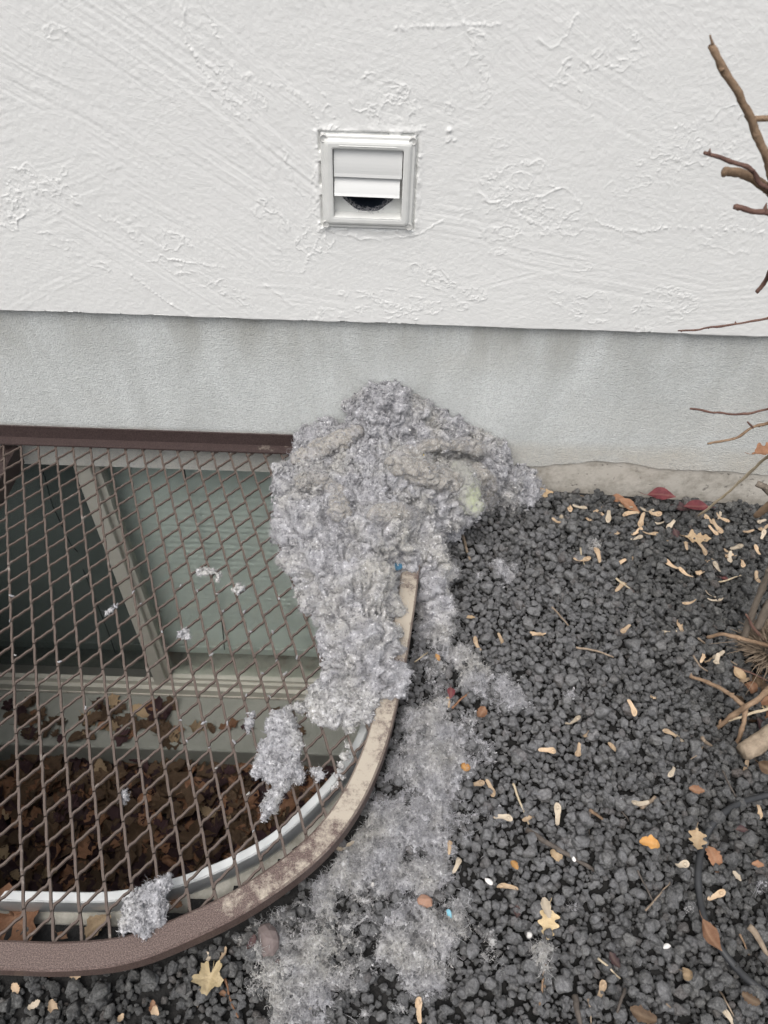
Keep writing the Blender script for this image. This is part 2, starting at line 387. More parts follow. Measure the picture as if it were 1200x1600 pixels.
#@@STRUCT
# ------------------------------------------------------------------ stucco wall
house = empty('house_wall', (0, 0, 0))
tag(house, 'white trowelled stucco house wall above a grey concrete foundation', 'wall')
STZ = 0.315
VX, VZ = -0.117 + .075, 0.6544 - .075            # vent centre
dx = 0.00145
xs = np.arange(-.80, .80+dx/2, dx); zs = np.arange(STZ, .935, dx)
GX, GZ = np.meshgrid(xs, zs)
PX, PZ = GX.ravel(), GZ.ravel()
P3 = np.stack([PX, np.zeros_like(PX), PZ], 1)
hgt = 0.0006*(fbm(P3, 9, 3)-.5)*2
def stroke(cx, cz, ang, L, W, curv, amp, seed, base=0.0):
    "one pass of the trowel: parallel furrows along a slightly bent band"
    global hgt
    a = math.radians(ang)
    near = np.where((np.abs((PX-cx)*math.cos(a)+(PZ-cz)*math.sin(a)) < L/2+.05) & (np.abs(-(PX-cx)*math.sin(a)+(PZ-cz)*math.cos(a)) < W/2+.08+abs(curv)*L*L/4))[0]
    P_ = P3[near]; dx_, dz_ = P_[:, 0]-cx, P_[:, 2]-cz
    wob = 0.25*W*(vnoise(P_, 7, seed+5)-.5)
    u = dx_*math.cos(a)+dz_*math.sin(a); v = -dx_*math.sin(a)+dz_*math.cos(a) + curv*u*u + wob*.3
    e = np.stack([u*3.0, v*170, np.full_like(u, seed*3.7)], 1)
    e2 = np.stack([u*7, v*420, np.full_like(u, seed*1.7)], 1)
    g = (vnoise(e, 1, seed)-.5)*1.0 + (vnoise(e2, 1, seed+1)-.5)*.45
    on = vnoise(np.stack([u*5, v*24, np.full_like(u, seed*2.1)], 1), 1, seed+2)
    ragged = (vnoise(P_, 60, seed+3)-.5)*.02 + (fbm(P_, 22, seed+4, 2)-.5)*.10
    mk = sstep(L/2, L/2-.07, np.abs(u)+ragged*2)*sstep(W/2, W/2-.03, np.abs(v)+ragged)
    hgt[near] = hgt[near]*(1-.75*mk) + mk*(amp*.50*g*sstep(.25, .62, on)+base)
S = [(-.55, .83, -30, .95, .30, .10, .0011), (-.42, .70, -33, .80, .30, .15, .0013), (-.30, .56, -33, .60, .16, .2, .0012), (-.66, .56, 12, .42, .22, -.2, .0011),
     (-.64, .40, 28, .36, .16, .2, .0010), (-.42, .42, -35, .50, .12, .1, .0016), (-.12, .86, -52, .34, .16, .1, .0010), (.07, .84, -48, .30, .16, .1, .0011),
     (.32, .73, -24, .34, .13, .2, .0009), (.30, .60, -10, .40, .10, .3, .0008), (.16, .50, -10, .50, .12, .2, .0013), (.42, .43, -10, .5, .14, .1, .0011),
     (-.08, .40, -8, .36, .12, .2, .0009), (.56, .80, -62, .34, .14, 0, .0010), (.42, .86, -8, .3, .1, .2, .0008), (.56, .60, -22, .3, .2, .1, .0007),
     (-.06, .47, 35, .20, .06, 0, .0012), (.0, .71, -14, .2, .07, .2, .0012), (.64, .40, 6, .30, .12, .1, .0007), (.24, .42, 16, .25, .07, .1, .0010)]
for k, s in enumerate(S): stroke(*s, seed=40+k*7)
def lumps(cx, cz, ang, L, W, amp, seed, sc=85):
    "crusty patch: torn ridges where wet stucco was dragged"
    global hgt
    a = math.radians(ang); near = np.where((PX-cx)**2+(PZ-cz)**2 < (max(L, W)*.85)**2)[0]; P_ = P3[near]; dx_, dz_ = P_[:, 0]-cx, P_[:, 2]-cz
    u = dx_*math.cos(a)+dz_*math.sin(a); v = -dx_*math.sin(a)+dz_*math.cos(a)
    r = np.sqrt((u/(L/2))**2+(v/(W/2))**2) + (fbm(P_, 34, seed)-.5)*1.9
    n = fbm(P_, sc, seed+1, 4)
    inside = sstep(1.0, .85, r)
    edge = np.exp(-((r-.92)/.045)**2)*sstep(.48, .62, vnoise(P_, 46, seed+2))
    ridge = np.exp(-((n-.5)/.030)**2)*sstep(.42, .6, vnoise(P_, 38, seed+3))
    hgt[near] += amp*.72*(edge*.62 + inside*(ridge*.72+.5*(fbm(P_, 120, seed+6, 2)-.5)))
for k, l in enumerate([(-.185, .605, -55, .11, .045, .0018), (-.20, .50, -62, .10, .045, .0019), (-.60, .54, 5, .13, .09, .0017), (-.63, .515, 28, .10, .045, .0018),
                       (.22, .54, 8, .17, .11, .0017), (.26, .52, -8, .10, .05, .0017), (.30, .775, 25, .13, .045, .0018), (.12, .74, -78, .09, .03, .0016), (.28, .73, -75, .09, .025, .0015),
                       (.50, .66, 18, .20, .09, .0017), (.50, .36, 10, .12, .075, .0017), (-.13, .48, 85, .11, .05, .0020), (-.125, .55, 88, .10, .03, .0022), (-.42, .48, -25, .16, .04, .0017),
                       (-.10, .68, -60, .06, .03, .0022), (-.02, .70, -20, .16, .05, .0022), (.08, .70, -60, .05, .02, .0018), (-.48, .78, -10, .06, .025, .0016), (-.66, .80, 20, .04, .05, .0015),
                       (.10, .40, -20, .12, .035, .0022), (.36, .37, -15, .12, .05, .0016), (.02, .36, -5, .16, .04, .0018), (-.33, .39, -30, .16, .03, .0017), (.33, .45, -20, .06, .02, .0017),
                       (-.28, .80, -70, .22, .035, .0017), (-.24, .70, -45, .12, .05, .0014), (.60, .52, 10, .12, .06, .0012), (-.05, .335, 8, .3, .03, .0015), (.45, .52, -30, .05, .03, .0014),
                       (-.56, .44, -30, .12, .03, .0016), (-.66, .66, -10, .05, .03, .0016), (.40, .60, 20, .10, .04, .0012), (.16, .64, -60, .03, .02, .0012)]):
    lumps(*l, seed=400+k*11)
def crease(pts, width, amp, seed):
    global hgt
    Q = catmull(pts, 10); best = np.full(len(PX), 9.0)
    lo, hi = Q.min(0)-.03, Q.max(0)+.03
    idx = np.where((PX > lo[0]) & (PX < hi[0]) & (PZ > lo[1]) & (PZ < hi[1]))[0]
    jx = PX[idx]+(vnoise(P3[idx], 110, seed)-.5)*.006; jz = PZ[idx]+(vnoise(P3[idx], 110, seed+1)-.5)*.006
    b = np.full(len(idx), 9.0)
    for q in Q: b = np.minimum(b, (jx-q[0])**2+(jz-q[1])**2)
    hgt[idx] += amp*np.exp(-b/width**2)*(.35+.9*vnoise(P3[idx], 70, seed+2))
def cp(*a): return [(wp(x, y)[0], wp(x, y)[2]) for x, y in a]
for k, c in enumerate([cp((235, 410), (290, 408), (350, 420)), cp((415, 445), (440, 465), (458, 478)), cp((205, 430), (260, 470), (300, 495)), cp((285, 0), (290, 60), (330, 130)), cp((740, 272), (748, 300), (765, 318), (790, 312)),
                       cp((790, 322), (850, 305), (880, 290)), cp((790, 325), (860, 360), (900, 368)), cp((930, 345), (980, 362), (1060, 356), (1190, 362)), cp((840, 62), (870, 70), (905, 20)), cp((620, 45), (700, 40), (780, 38)),
                       cp((505, 330), (495, 380), (470, 425)), cp((380, 120), (470, 150), (500, 200)), cp((560, 455), (600, 470), (650, 500)), cp((512, 360), (560, 372), (590, 376)), cp((600, 372), (650, 368), (690, 345))]):
    crease(c, .0022, .0012, 900+k*5)
# paint and stucco crusted round the vent flange
dq = np.maximum(np.abs(PX-VX)-.075, np.abs(PZ-VZ)-.075)
nv = np.where(np.abs(dq-.004) < .013)[0]
hgt[nv] += sstep(.012, .0, np.abs(dq[nv]-.004))*(.0008+.0046*np.abs(fbm(P3[nv], 120, 77, 4)-.42))*sstep(.35, .6, vnoise(P3[nv], 60, 78)+.12*(PZ[nv] > VZ))
hgt -= .0075*np.exp(-((dq-.0016)/.0017)**2)*sstep(.38, .60, vnoise(P3, 55, 79)+.1*(np.abs(PX-VX) > np.abs(PZ-VZ)))
hgt += .0013*np.exp(-(((PX-.083)/.004)**2+((PZ-.665)/.004)**2))*2.5
hgt += 0.00030*(fbm(P3, 190, 9, 3)-.5)*2
yy = -hgt
zz = PZ.copy(); bot = np.abs(PZ-STZ) < dx/2
zz[bot] += .0035*(fbm(P3[bot], 8, 31)-.5)*2 + .003*(vnoise(P3[bot], 45, 32)-.5)
nx, nz = len(xs), len(zs)
V = np.stack([PX, yy, zz], 1)
ii, jj = np.meshgrid(np.arange(nx-1), np.arange(nz-1)); a = (jj*nx+ii).ravel()
cx_, cz_ = xs[ii.ravel()]+dx/2, zs[jj.ravel()]+dx/2
keep = ~((np.abs(cx_-VX) < .062) & (np.abs(cz_-VZ) < .062))
a = a[keep]; F = np.stack([a, a+1, a+nx+1, a+nx], 1)
# lower lip turned back to the foundation, and the plain wall farther out
lip = np.stack([xs, np.full(nx, .03), V[:nx, 2]+.001], 1); n0 = len(V)
V = np.concatenate([V, lip]); k_ = np.arange(nx-1)
F = np.concatenate([F, np.stack([n0+k_, n0+k_+1, k_+1, k_], 1)])
n1 = len(V); x0, x1, z0, z1 = xs[0], xs[-1], STZ, zs[-1]
V = np.concatenate([V, np.array([(-5, 0, z0), (x0, 0, z0), (x0, 0, z1), (-5, 0, z1), (x1, 0, z0), (5, 0, z0), (5, 0, z1), (x1, 0, z1), (-5, 0, 3.2), (5, 0, 3.2),
                                 (-5, .03, z0), (x0, .03, z0), (x1, .03, z0), (5, .03, z0)])])
F = np.concatenate([F, n1+np.array([(0, 1, 2, 3), (4, 5, 6, 7), (3, 6, 9, 8), (10, 11, 1, 0), (12, 13, 5, 4)])])
st_o = mesh('stucco', V, F, M_STUCCO, house, True)
for pg in list(st_o.data.polygons)[-5:]: pg.use_smooth = False

# foundation with the window opening, parge coat proud of the raw concrete
FY = 0.012
ox0, ox1, oz0, oz1 = -1.36, 0.03, -1.145, -.098
VF = [box_vf(-5, ox0, FY+.004, .25, -1.6, STZ+.05), box_vf(ox1, 5, FY+.004, .25, -1.6, STZ+.05),
      box_vf(ox0, ox1, FY+.004, .25, oz1, STZ+.05), box_vf(ox0, ox1, FY+.004, .25, -1.6, oz0)]
mesh('foundation', *join_vf(VF), M_CONC, house)
px_ = np.arange(-1.1, 1.3, .006)
bz = np.where(px_ < .10, -.0975, -.050 + .010*(fbm(np.stack([px_*0+3, px_, px_*0], 1), 7, 12)-.5)*2 + .004*(vnoise(np.stack([px_*0+3, px_, px_*0], 1), 60, 12)-.5)
              + .022*np.exp(-((px_-.52)/.10)**2))
V, F = [], []
rows = np.linspace(0, 1, 9)
for i, x in enumerate(px_):
    for t in rows: V.append((x, FY+.0008*(vnoise(np.array([[x, t, 0]]), 9, 4)[0]-.5), bz[i]+(STZ+.02-bz[i])*t))
    V.append((x, FY+.0045, bz[i]+.001))
for i in range(len(px_)-1):
    b_ = i*10
    for k in range(8): F.append((b_+k, b_+10+k, b_+11+k, b_+k+1))
    F.append((b_+9, b_+19, b_+10, b_))
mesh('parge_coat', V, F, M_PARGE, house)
V, F = join_vf([box_vf(-5, -1.1, FY, FY+.0035, -.3, STZ+.02), box_vf(1.3, 5, FY, FY+.0035, -.05, STZ+.02)])
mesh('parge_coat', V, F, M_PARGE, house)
box('concrete_ledge', ox0-.3, .2, -.172, FY+.0035, -1.5, -1.146, M_LEDGE, house, .006)

# ------------------------------------------------------------------ dryer vent
vent = empty('dryer_vent', (VX, 0, VZ-.075))
tag(vent, 'square white plastic dryer vent hood set in the stucco, lower flap missing', 'vent')
def vpart(name, V, F, mat, smooth=False):
    o = mesh(name, V, F, mat, vent, smooth); o.matrix_parent_inverse = Matrix.Translation((-VX, 0, -(VZ-.075))); return o
def rsq(h, r, n=5):
    out = []
    for qx, qz, a0 in ((1, 1, 0), (-1, 1, 90), (-1, -1, 180), (1, -1, 270)):
        for k in range(n):
            a_ = math.radians(a0+90*k/(n-1)); out.append((VX+qx*(h-r)+r*math.cos(a_), VZ+qz*(h-r)+r*math.sin(a_)))
    return out
prof = [(.0750, .006, .009), (.0750, -.0035, .009), (.0735, -.0058, .008), (.070, -.0062, .007), (.0665, -.0095, .006), (.0635, -.0105, .005), (.0585, -.0105, .004), (.0563, -.0098, .003), (.0553, .008, .0025)]
V, F = [], []
for h, y, r in prof:
    for x, z in rsq(h, r): V.append((x, y, z))
n = 20
for k in range(len(prof)-1):
    for i in range(n): F.append((k*n+i, k*n+(i+1) % n, (k+1)*n+(i+1) % n, (k+1)*n+i))
vpart('flange', V, F, M_VENT, False)
# moulded bead along the top of the flange
V, F = tube_vf([(VX-.045, -.0101, VZ+.0605), (VX+.045, -.0101, VZ+.0605)], .0012, 6); vpart('bead', V, F, M_VENT)
# back plate with the round duct opening, sill and duct
V, F = [], []; nn = 64; R = .0490
for k in range(nn):
    a_ = 2*math.pi*k/nn; c_, s_ = math.cos(a_), math.sin(a_); q = .0553/max(abs(c_), abs(s_))
    V.append((VX+q*c_, .0075, VZ+q*s_)); rr = R*(1+.02*math.sin(9*a_)*(s_ < -.5)); V.append((VX+rr*c_, .0075, VZ-.0025+rr*s_))
for k in range(nn): k2 = (k+1) % nn; F.append((2*k, 2*k2, 2*k2+1, 2*k+1))
vpart('back_plate', V, F, M_VENT)
V, F = [], []
for k in range(nn):
    a_ = 2*math.pi*k/nn
    for y, rr in ((.0076, R+.0005), (.03, R-.002), (.10, R-.001), (.26, R)): V.append((VX+rr*math.cos(a_), y, VZ-.0025+rr*math.sin(a_)))
for k in range(nn):
    k2 = (k+1) % nn
    for q in range(3): F.append((4*k+q, 4*k2+q, 4*k2+q+1, 4*k+q+1))
F.append(tuple(4*k+3 for k in range(nn))); vpart('duct', V, F, M_DUCT, True)
V, F = [], []
pr = [(.0074, -.0525), (.004, -.0530), (-.0090, -.0548), (-.0104, -.0556), (.0074, -.0556)]
for x in (-.0552, .0552):
    for y, z in pr: V.append((VX+x, y, VZ+z))
for k in range(5): k2 = (k+1) % 5; F.append((k, k2, 5+k2, 5+k))
F += [(4, 3, 2, 1, 0), (5, 6, 7, 8, 9)]; vpart('sill', V, F, M_VENT)
def louver(zt, zb, yt, yb, x0, x1, bow):
    V, F = [], []; n = 9
    for i in range(n):
        t = i/(n-1); z = zt+(zb-zt)*t; y = yt+(yb-yt)*t - bow*math.sin(math.pi*t)
        if i == n-1: y -= .0008
        for x in (x0, x1): V.append((VX+x, y, VZ+z+(x-x0)/(x1-x0)*-.0008)); V.append((VX+x, y+.0014, VZ+z+.0002))
    for i in range(n-1):
        b_ = i*4; F += [(b_, b_+2, b_+6, b_+4), (b_+1, b_+5, b_+7, b_+3), (b_, b_+4, b_+5, b_+1), (b_+2, b_+3, b_+7, b_+6)]
    F += [(0, 1, 3, 2), ((n-1)*4, (n-1)*4+2, (n-1)*4+3, (n-1)*4+1)]
    vpart('louver', V, F, M_LOUVER, False)
# lint fringe caught on the lower lip of the duct
fr_ = np.random.default_rng(55); a_ = np.radians(fr_.uniform(205, 335, 420)); rr = R*fr_.uniform(.93, 1.0, 420)
fp = np.stack([VX+rr*np.cos(a_), fr_.uniform(.006, .016, 420), VZ-.0025+rr*np.sin(a_)], 1); fn_ = np.stack([-np.cos(a_)*.4, -np.full(420, .6), -np.sin(a_)*.6], 1)
FRINGE = (fp, fn_)
louver(.0535, .0115, -.001, -.0068, -.0545, .0545, .002)
louver(.0135, -.0175, .002, -.0125, -.0542, .0520, .0015)
for sx in (-1, 1):
    for sz in (-1, 1):
        x, z = VX+sx*.0695, VZ+sz*.0695
        V, F = [], []
        for rr, y in ((.0066, -.003), (.0062, -.0072), (.0052, -.0076), (.0046, -.0062), (.0001, -.0060)):
            for k in range(14): a_ = 2*math.pi*k/14; V.append((x+rr*math.cos(a_), y, z+rr*math.sin(a_)))
        for q in range(4):
            for k in range(14): k2 = (k+1) % 14; F.append((q*14+k, q*14+k2, (q+1)*14+k2, (q+1)*14+k))
        vpart('screw_boss', V, F, M_SCREW, False)

# ------------------------------------------------------------------ basement window
win = empty('basement_window', (-.7, .05, -1.14))
tag(win, 'beige framed sliding basement window with a drawn blind, down inside the well', 'window')
def wpart(o): o.matrix_parent_inverse = Matrix.Translation((.7, -.05, 1.14)); return o
VF = [box_vf(ox0, ox1, .035, .10, oz1-.022, oz1), box_vf(ox0, ox1, .020, .10, oz0, oz0+.030), box_vf(ox0, ox1, .034, .10, oz0+.030, oz0+.052),
      box_vf(ox0, ox0+.04, .035, .10, oz0+.052, oz1-.022), box_vf(ox1-.04, ox1, .035, .10, oz0+.052, oz1-.022)]
wpart(mesh('frame', *join_vf(VF), M_FRAME, win))
mull = wpart(box('mullion', -.724, -.684, .030, .062, oz0+.052, oz1-.022, M_FRAME, win, .003))
VF = [box_vf(-.684, -.669, .044, .075, oz0+.062, oz1-.03), box_vf(ox1-.06, ox1-.04, .044, .075, oz0+.062, oz1-.03), box_vf(-.684, ox1-.04, .044, .075, oz0+.052, oz0+.066), box_vf(-.684, ox1-.04, .044, .075, oz1-.03, oz1-.022)]
sash = wpart(mesh('sash', *join_vf(VF), M_FRAME, win))
wpart(box('glass_pane', -.669, ox1-.06, .058, .061, oz0+.066, oz1-.03, M_GLASS, win))
wpart(box('glass_pane', ox0+.04, -.684, .080, .083, oz0+.052, oz1-.022, M_GLASS, win))
scr = wpart(mesh('insect_screen', [(ox0+.04, .050, oz0+.052), (-.724, .050, oz0+.052), (-.724, .050, oz1-.022), (ox0+.04, .050, oz1-.022)], [(0, 1, 2, 3)], M_SCREEN, win))
scr['label'] = 'dark insect screen over the left half of the window'
blind = empty('blind', (0, 0, 0)); blind.parent = win; wpart(blind)
zt, zb = -.108, -1.00; ns = 38; sv, sf = box_vf(ox0+.05, ox1-.05, -.0008, .0008, -.0114, .0114)
sm = None
for i in range(ns):
    z = zt-(i+.5)*(zt-zb)/ns
    if sm is None:
        o = mesh('slat', sv, sf, M_BLIND, blind); sm = o.data
    else: o = link(bpy.data.objects.new('slat', sm), blind)
    o.location = (0, .125, z); o.rotation_euler = (math.radians(-26+random.uniform(-1.2, 1.2)), 0, 0)
box('bottom_rail', ox0+.05, ox1-.05, .115, .135, -1.04, -1.004, M_BLIND, blind, .003)
for pts in ([(70, 745), (82, 790), (94, 815), (110, 850), (121, 862)], [(60, 705), (64, 730), (70, 745)]):
    V, F = tube_vf([wp(x, y, .112) for x, y in pts], .0016, 6); mesh('cord', V, F, M_CORD, blind)
V, F = tube_vf(catmull([wp(*q, .105) for q in ((286, 720), (296, 780), (330, 900), (345, 960), (351, 1015))], 4), .0018, 6); mesh('cord', V, F, M_CORD, blind)
V, F = tube_vf(catmull([wp(*q, .112) for q in ((130, 890), (150, 940), (168, 985), (180, 1020))], 4), .0014, 6); mesh('cord', V, F, M_CORD, blind)
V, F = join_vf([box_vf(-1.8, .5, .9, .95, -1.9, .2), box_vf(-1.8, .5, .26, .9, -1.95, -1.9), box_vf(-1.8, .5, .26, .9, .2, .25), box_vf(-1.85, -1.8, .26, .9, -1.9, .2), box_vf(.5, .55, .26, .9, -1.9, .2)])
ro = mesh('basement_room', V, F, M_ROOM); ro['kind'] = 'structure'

# ------------------------------------------------------------------ window well of galvanised steel
def mirror(pts, ax): return [(2*ax-x, y) for x, y in pts]
AX = -.62
half = [(.030, .012), (.026, -.15), (.020, -.33), (.006, -.50), (-.016, -.61), (-.046, -.695), (-.109, -.779), (-.170, -.833), (-.256, -.876), (-.350, -.903), (-.46, -.908)]
WELL = catmull(half+[(AX, -.908)]+mirror(half, AX)[::-1], 6)
half = [(.090, -.012), (.088, -.12), (.080, -.24), (.072, -.352), (.055, -.494), (.037, -.606), (.014, -.706), (-.021, -.792), (-.072, -.862), (-.153, -.927), (-.232, -.970), (-.308, -1.0)]
RAIL = catmull(half+[(-.387, -1.011), (-.47, -1.012), (AX, -1.012), (2*AX+.47, -1.012), (2*AX+.387, -1.011)]+mirror(half, AX)[::-1], 6)
well = empty('window_well', (AX, -.5, -1.28)); tag(well, 'curved galvanised steel window well under the brown grate', 'window well')
WT = Matrix.Translation((-AX, .5, 1.28))
prof = [(-.001, -.046), (-.0015, -.040), (.0, -.038), (.0105, -.038), (.0125, -.041)]
o = mesh('rim', *sweep(WELL, [(-q, z) for q, z in prof] if False else prof), M_RIM, well, False); o.matrix_parent_inverse = WT
prof = [(.0125, -.0415), (.0150, -.046), (.0185, -.055), (.0190, -.062), (.017, -.070), (.0155, -.075)]
o = mesh('rolled_edge', *sweep(WELL, prof, False), M_GALV, well, True); o.matrix_parent_inverse = WT
prof = [(.0155, -.074), (.027, -.080), (.038, -.094), (.041, -.20)]
o = mesh('outer_skirt', *sweep(WELL, prof, False), M_DUSTY, well, True); o.matrix_parent_inverse = WT
prof = [(.0, -.0462)]+[(.006+.006*math.cos(2*math.pi*(z+.06)/.068), z) for z in np.arange(-.06, -1.35, -.0085)]
o = mesh('corrugated_wall', *sweep(WELL, prof, False), M_GALV, well, True); o.matrix_parent_inverse = WT

# ------------------------------------------------------------------ grate
grate = empty('window_well_grate', (AX, -.5, -.038)); tag(grate, 'rusty brown expanded metal grate with curved rail over the window well', 'grate')
GT = Matrix.Translation((-AX, .5, .038))
def gpart(o): o.matrix_parent_inverse = GT; return o
prof = [(-.0345, -.031), (-.0345, -.003), (-.0315, 0), (-.003, 0), (0, -.003), (0, -.031)]
# outward normal of the path: RAIL runs right to left round the front, so left-hand normal is outward after the sign flip
gpart(mesh('rail', *sweep(RAIL, prof), M_RAIL, grate))
x0, x1 = 2*AX-.09, .09
V, F = join_vf([box_vf(x0, x1, -.004, -.0005, -.004, .030), box_vf(x0, x1, -.027, -.0042, -.004, -.0005)])
gpart(mesh('wall_angle', V, F, M_ANGLE, grate))
# support arm under the mesh at the left
a0, a1 = np.array([-.80, -.004, -.055]), np.array([-.80, -.60, -.055])
V, F = join_vf([box_vf(-.845, -.808, -.40, -.006, -.030, -.024), box_vf(-.812, -.808, -.40, -.006, -.075, -.0302)])
gpart(mesh('support_arm', V, F, M_ANGLE, grate))
# expanded metal
Av, Cv, O = np.array([.01648, -.04179]), np.array([.03822, -.00129]), np.array([-.8125, -.06115])
Tn = np.gradient(RAIL, axis=0); Tn /= np.linalg.norm(Tn, axis=1)[:, None]
RIN = RAIL - np.stack([-Tn[:, 1], Tn[:, 0]], 1)*.025
VF = []
def strand(P, w_, h_, dz):
    "flat bar along 2d points"
    P = np.array(P); T = np.gradient(P, axis=0); T /= np.linalg.norm(T, axis=1)[:, None]+1e-9; Nn = np.stack([-T[:, 1], T[:, 0]], 1)
    V, F = [], []
    for i in range(len(P)):
        for o_, z in ((-w_/2, dz-h_/2), (-w_/2*.8, dz+h_/2), (w_/2*.8, dz+h_/2), (w_/2, dz-h_/2)): V.append((P[i, 0]+Nn[i, 0]*o_, P[i, 1]+Nn[i, 1]*o_, z))
    for i in range(len(P)-1):
        for k in range(4): k2 = (k+1) % 4; F.append((i*4+k, (i+1)*4+k, (i+1)*4+k2, i*4+k2))
    F += [(0, 1, 2, 3), tuple(len(P)*4-4+k for k in (3, 2, 1, 0))]
    return V, F
for c in range(-18, 34):
    for j in range(-4, 26):
        J = O+c*Cv+j*Av; B = Cv-Av
        for kind in (0, 1):
            if kind == 0:
                Q = [J+Av*t for t in (-.02, .25, .5, .75, 1.02)]; q = np.array(Q); q[1:4] += np.array([.0006, 0])*np.array([[1], [0], [-1]])
                w_, dz = .0043, -.0085
            else:
                s_ = [(0, 0, 0), (.06, 0, -.10), (.16, .02, -.10), (.32, .02, -.03), (.5, 0, 0), (.68, -.02, .03), (.84, -.02, .10), (.94, 0, .10), (1, 0, 0)]
                q = np.array([J+B*t+Av*(a*1.0) for t, _, a in s_]); w_, dz = .0038, -.0095
            ok = inside(q, RIN) & (q[:, 1] < -.02) & (q[:, 1] > -1.02)
            if ok.all(): VF.append(strand(q, w_, .0034, dz))
            elif ok.any():
                lo, hi = np.where(ok)[0][[0, -1]]
                lo, hi = max(lo-1, 0), min(hi+1, len(q)-1)
                if hi-lo >= 1:
                    q2 = q[lo:hi+1].copy(); q2[:, 1] = np.minimum(q2[:, 1], -.012); VF.append(strand(q2, w_, .0034, dz))
gpart(mesh('expanded_mesh', *join_vf(VF), M_MESH, grate))
#@@GROUND
# ------------------------------------------------------------------ gravel ground
def zg(x, y):
    return -.090 - .047*np.clip(x, 0, 1.2) + .043*np.clip(-y, 0, 1.1)
def outset(path, d):
    T = np.gradient(path, axis=0); T /= np.linalg.norm(T, axis=1)[:, None]
    return path + np.stack([-T[:, 1], T[:, 0]], 1)*d
def close(p): return np.concatenate([p, [(p[-1][0], .3), (p[0][0], .3)]])
WOUT = close(outset(WELL, .040)); ROUT = close(outset(RAIL, .004)); WHOLE = close(outset(WELL, .018))
gxs, gys = np.arange(-1.6, 1.8, .02), np.arange(-1.8, .021, .02)
V = np.array([(x, y, zg(x, y)-.024) for y in gys for x in gxs]); nx = len(gxs); F = []
ok = ~inside(V[:, :2], WHOLE)
for j in range(len(gys)-1):
    for i in range(nx-1):
        q = (j*nx+i, j*nx+i+1, (j+1)*nx+i+1, (j+1)*nx+i)
        if ok[list(q)].all(): F.append(q)
n0 = len(V); zf = -.08
V = np.concatenate([V, [(-60, -60, zf), (60, -60, zf), (60, 0, zf), (-60, 0, zf), (-1.6, -1.8, zf), (1.78, -1.8, zf), (1.78, 0, zf), (-1.6, 0, zf)]])
F += [(n0, n0+1, n0+5, n0+4), (n0+1, n0+2, n0+6, n0+5), (n0+3, n0, n0+4, n0+7)]
bed = mesh('gravel_bed', V, F, M_SOIL); bed['kind'] = 'structure'; bed['label'] = 'bed of dark grey lava gravel beside the house wall'
sp_ = mesh('soil_strip', *sweep(WELL, [(.0128, -.108), (.085, -.100)], False), M_SOIL, bed)
fl = mesh('well_floor', [(-1.3, -1.1, -1.275), (.3, -1.1, -1.275), (.3, .1, -1.275), (-1.3, .1, -1.275)], [(0, 1, 2, 3)], M_SOIL); fl['kind'] = 'structure'

def ico(sub):
    b = bmesh.new(); bmesh.ops.create_icosphere(b, subdivisions=sub, radius=1.0)
    V = np.array([v.co[:] for v in b.verts]); F = [tuple(v.index for v in f.verts) for f in b.faces]; b.free(); return V, F
IV3, IF3 = ico(3); IV2, IF2 = ico(2)
stone_me = []
for k in range(12):
    r = np.random.default_rng(100+k); V = IV3.copy(); V *= np.array([1.0, r.uniform(.68, .98), r.uniform(.55, .82)])
    for _ in range(r.integers(10, 16)):
        n = r.normal(size=3); n /= np.linalg.norm(n); d = r.uniform(.42, .70); e = V @ n-d; V -= np.where(e > 0, e, 0)[:, None]*n*.94
    nn_ = V/np.linalg.norm(V, axis=1)[:, None]
    V *= (1+.30*(fbm(V+k*9, 2.0, k, 2)-.5)+.30*(fbm(V+k*5, 5.5, k+3, 3)-.5)-.07*np.exp(-(worley(V+k*3, 3.5, k)/.35)**2))[:, None]
    me = bpy.data.meshes.new('stone'); me.from_pydata(V.tolist(), [], IF3); me.polygons.foreach_set('use_smooth', np.ones(len(IF3), bool)); me.materials.append(M_STONE); stone_me.append(me)

CELL = .003; HX0, HY0 = -1.35, -1.50; HNX, HNY = 880, 510
hx = HX0+np.arange(HNX)*CELL; hy = HY0+np.arange(HNY)*CELL
HGX, HGY = np.meshgrid(hx, hy)
H = zg(HGX, HGY)-.020
pt = np.stack([HGX.ravel(), HGY.ravel()], 1)
inr = inside(pt, ROUT).reshape(H.shape); H[inr] -= .024
H += .008*(fbm(np.stack([HGX.ravel(), HGY.ravel(), HGX.ravel()*0], 1), 5, 5, 2).reshape(H.shape)-.5)*2
NS = 74000
rad = np.clip(np.exp(np.where(RNG.random(NS) < .42, RNG.normal(math.log(.0034), .30, NS), RNG.normal(math.log(.0056), .36, NS))), .0019, .0130)
sx = RNG.uniform(HX0+.02, HX0+HNX*CELL-.02, (NS, 2)); sy = RNG.uniform(HY0+.02, -.004, (NS, 2))
sx, sy = sx.ravel(), sy.ravel(); okp = ~inside(np.stack([sx, sy], 1), WOUT)
sx, sy, okp = sx.reshape(NS, 2), sy.reshape(NS, 2), okp.reshape(NS, 2)
rad *= 1+.16*sstep(-.55, -1.05, sy[:, 0])
st_pos, st_rad = [], []
order = np.argsort(np.sqrt(rad)*RNG.uniform(.3, 1.7, NS))
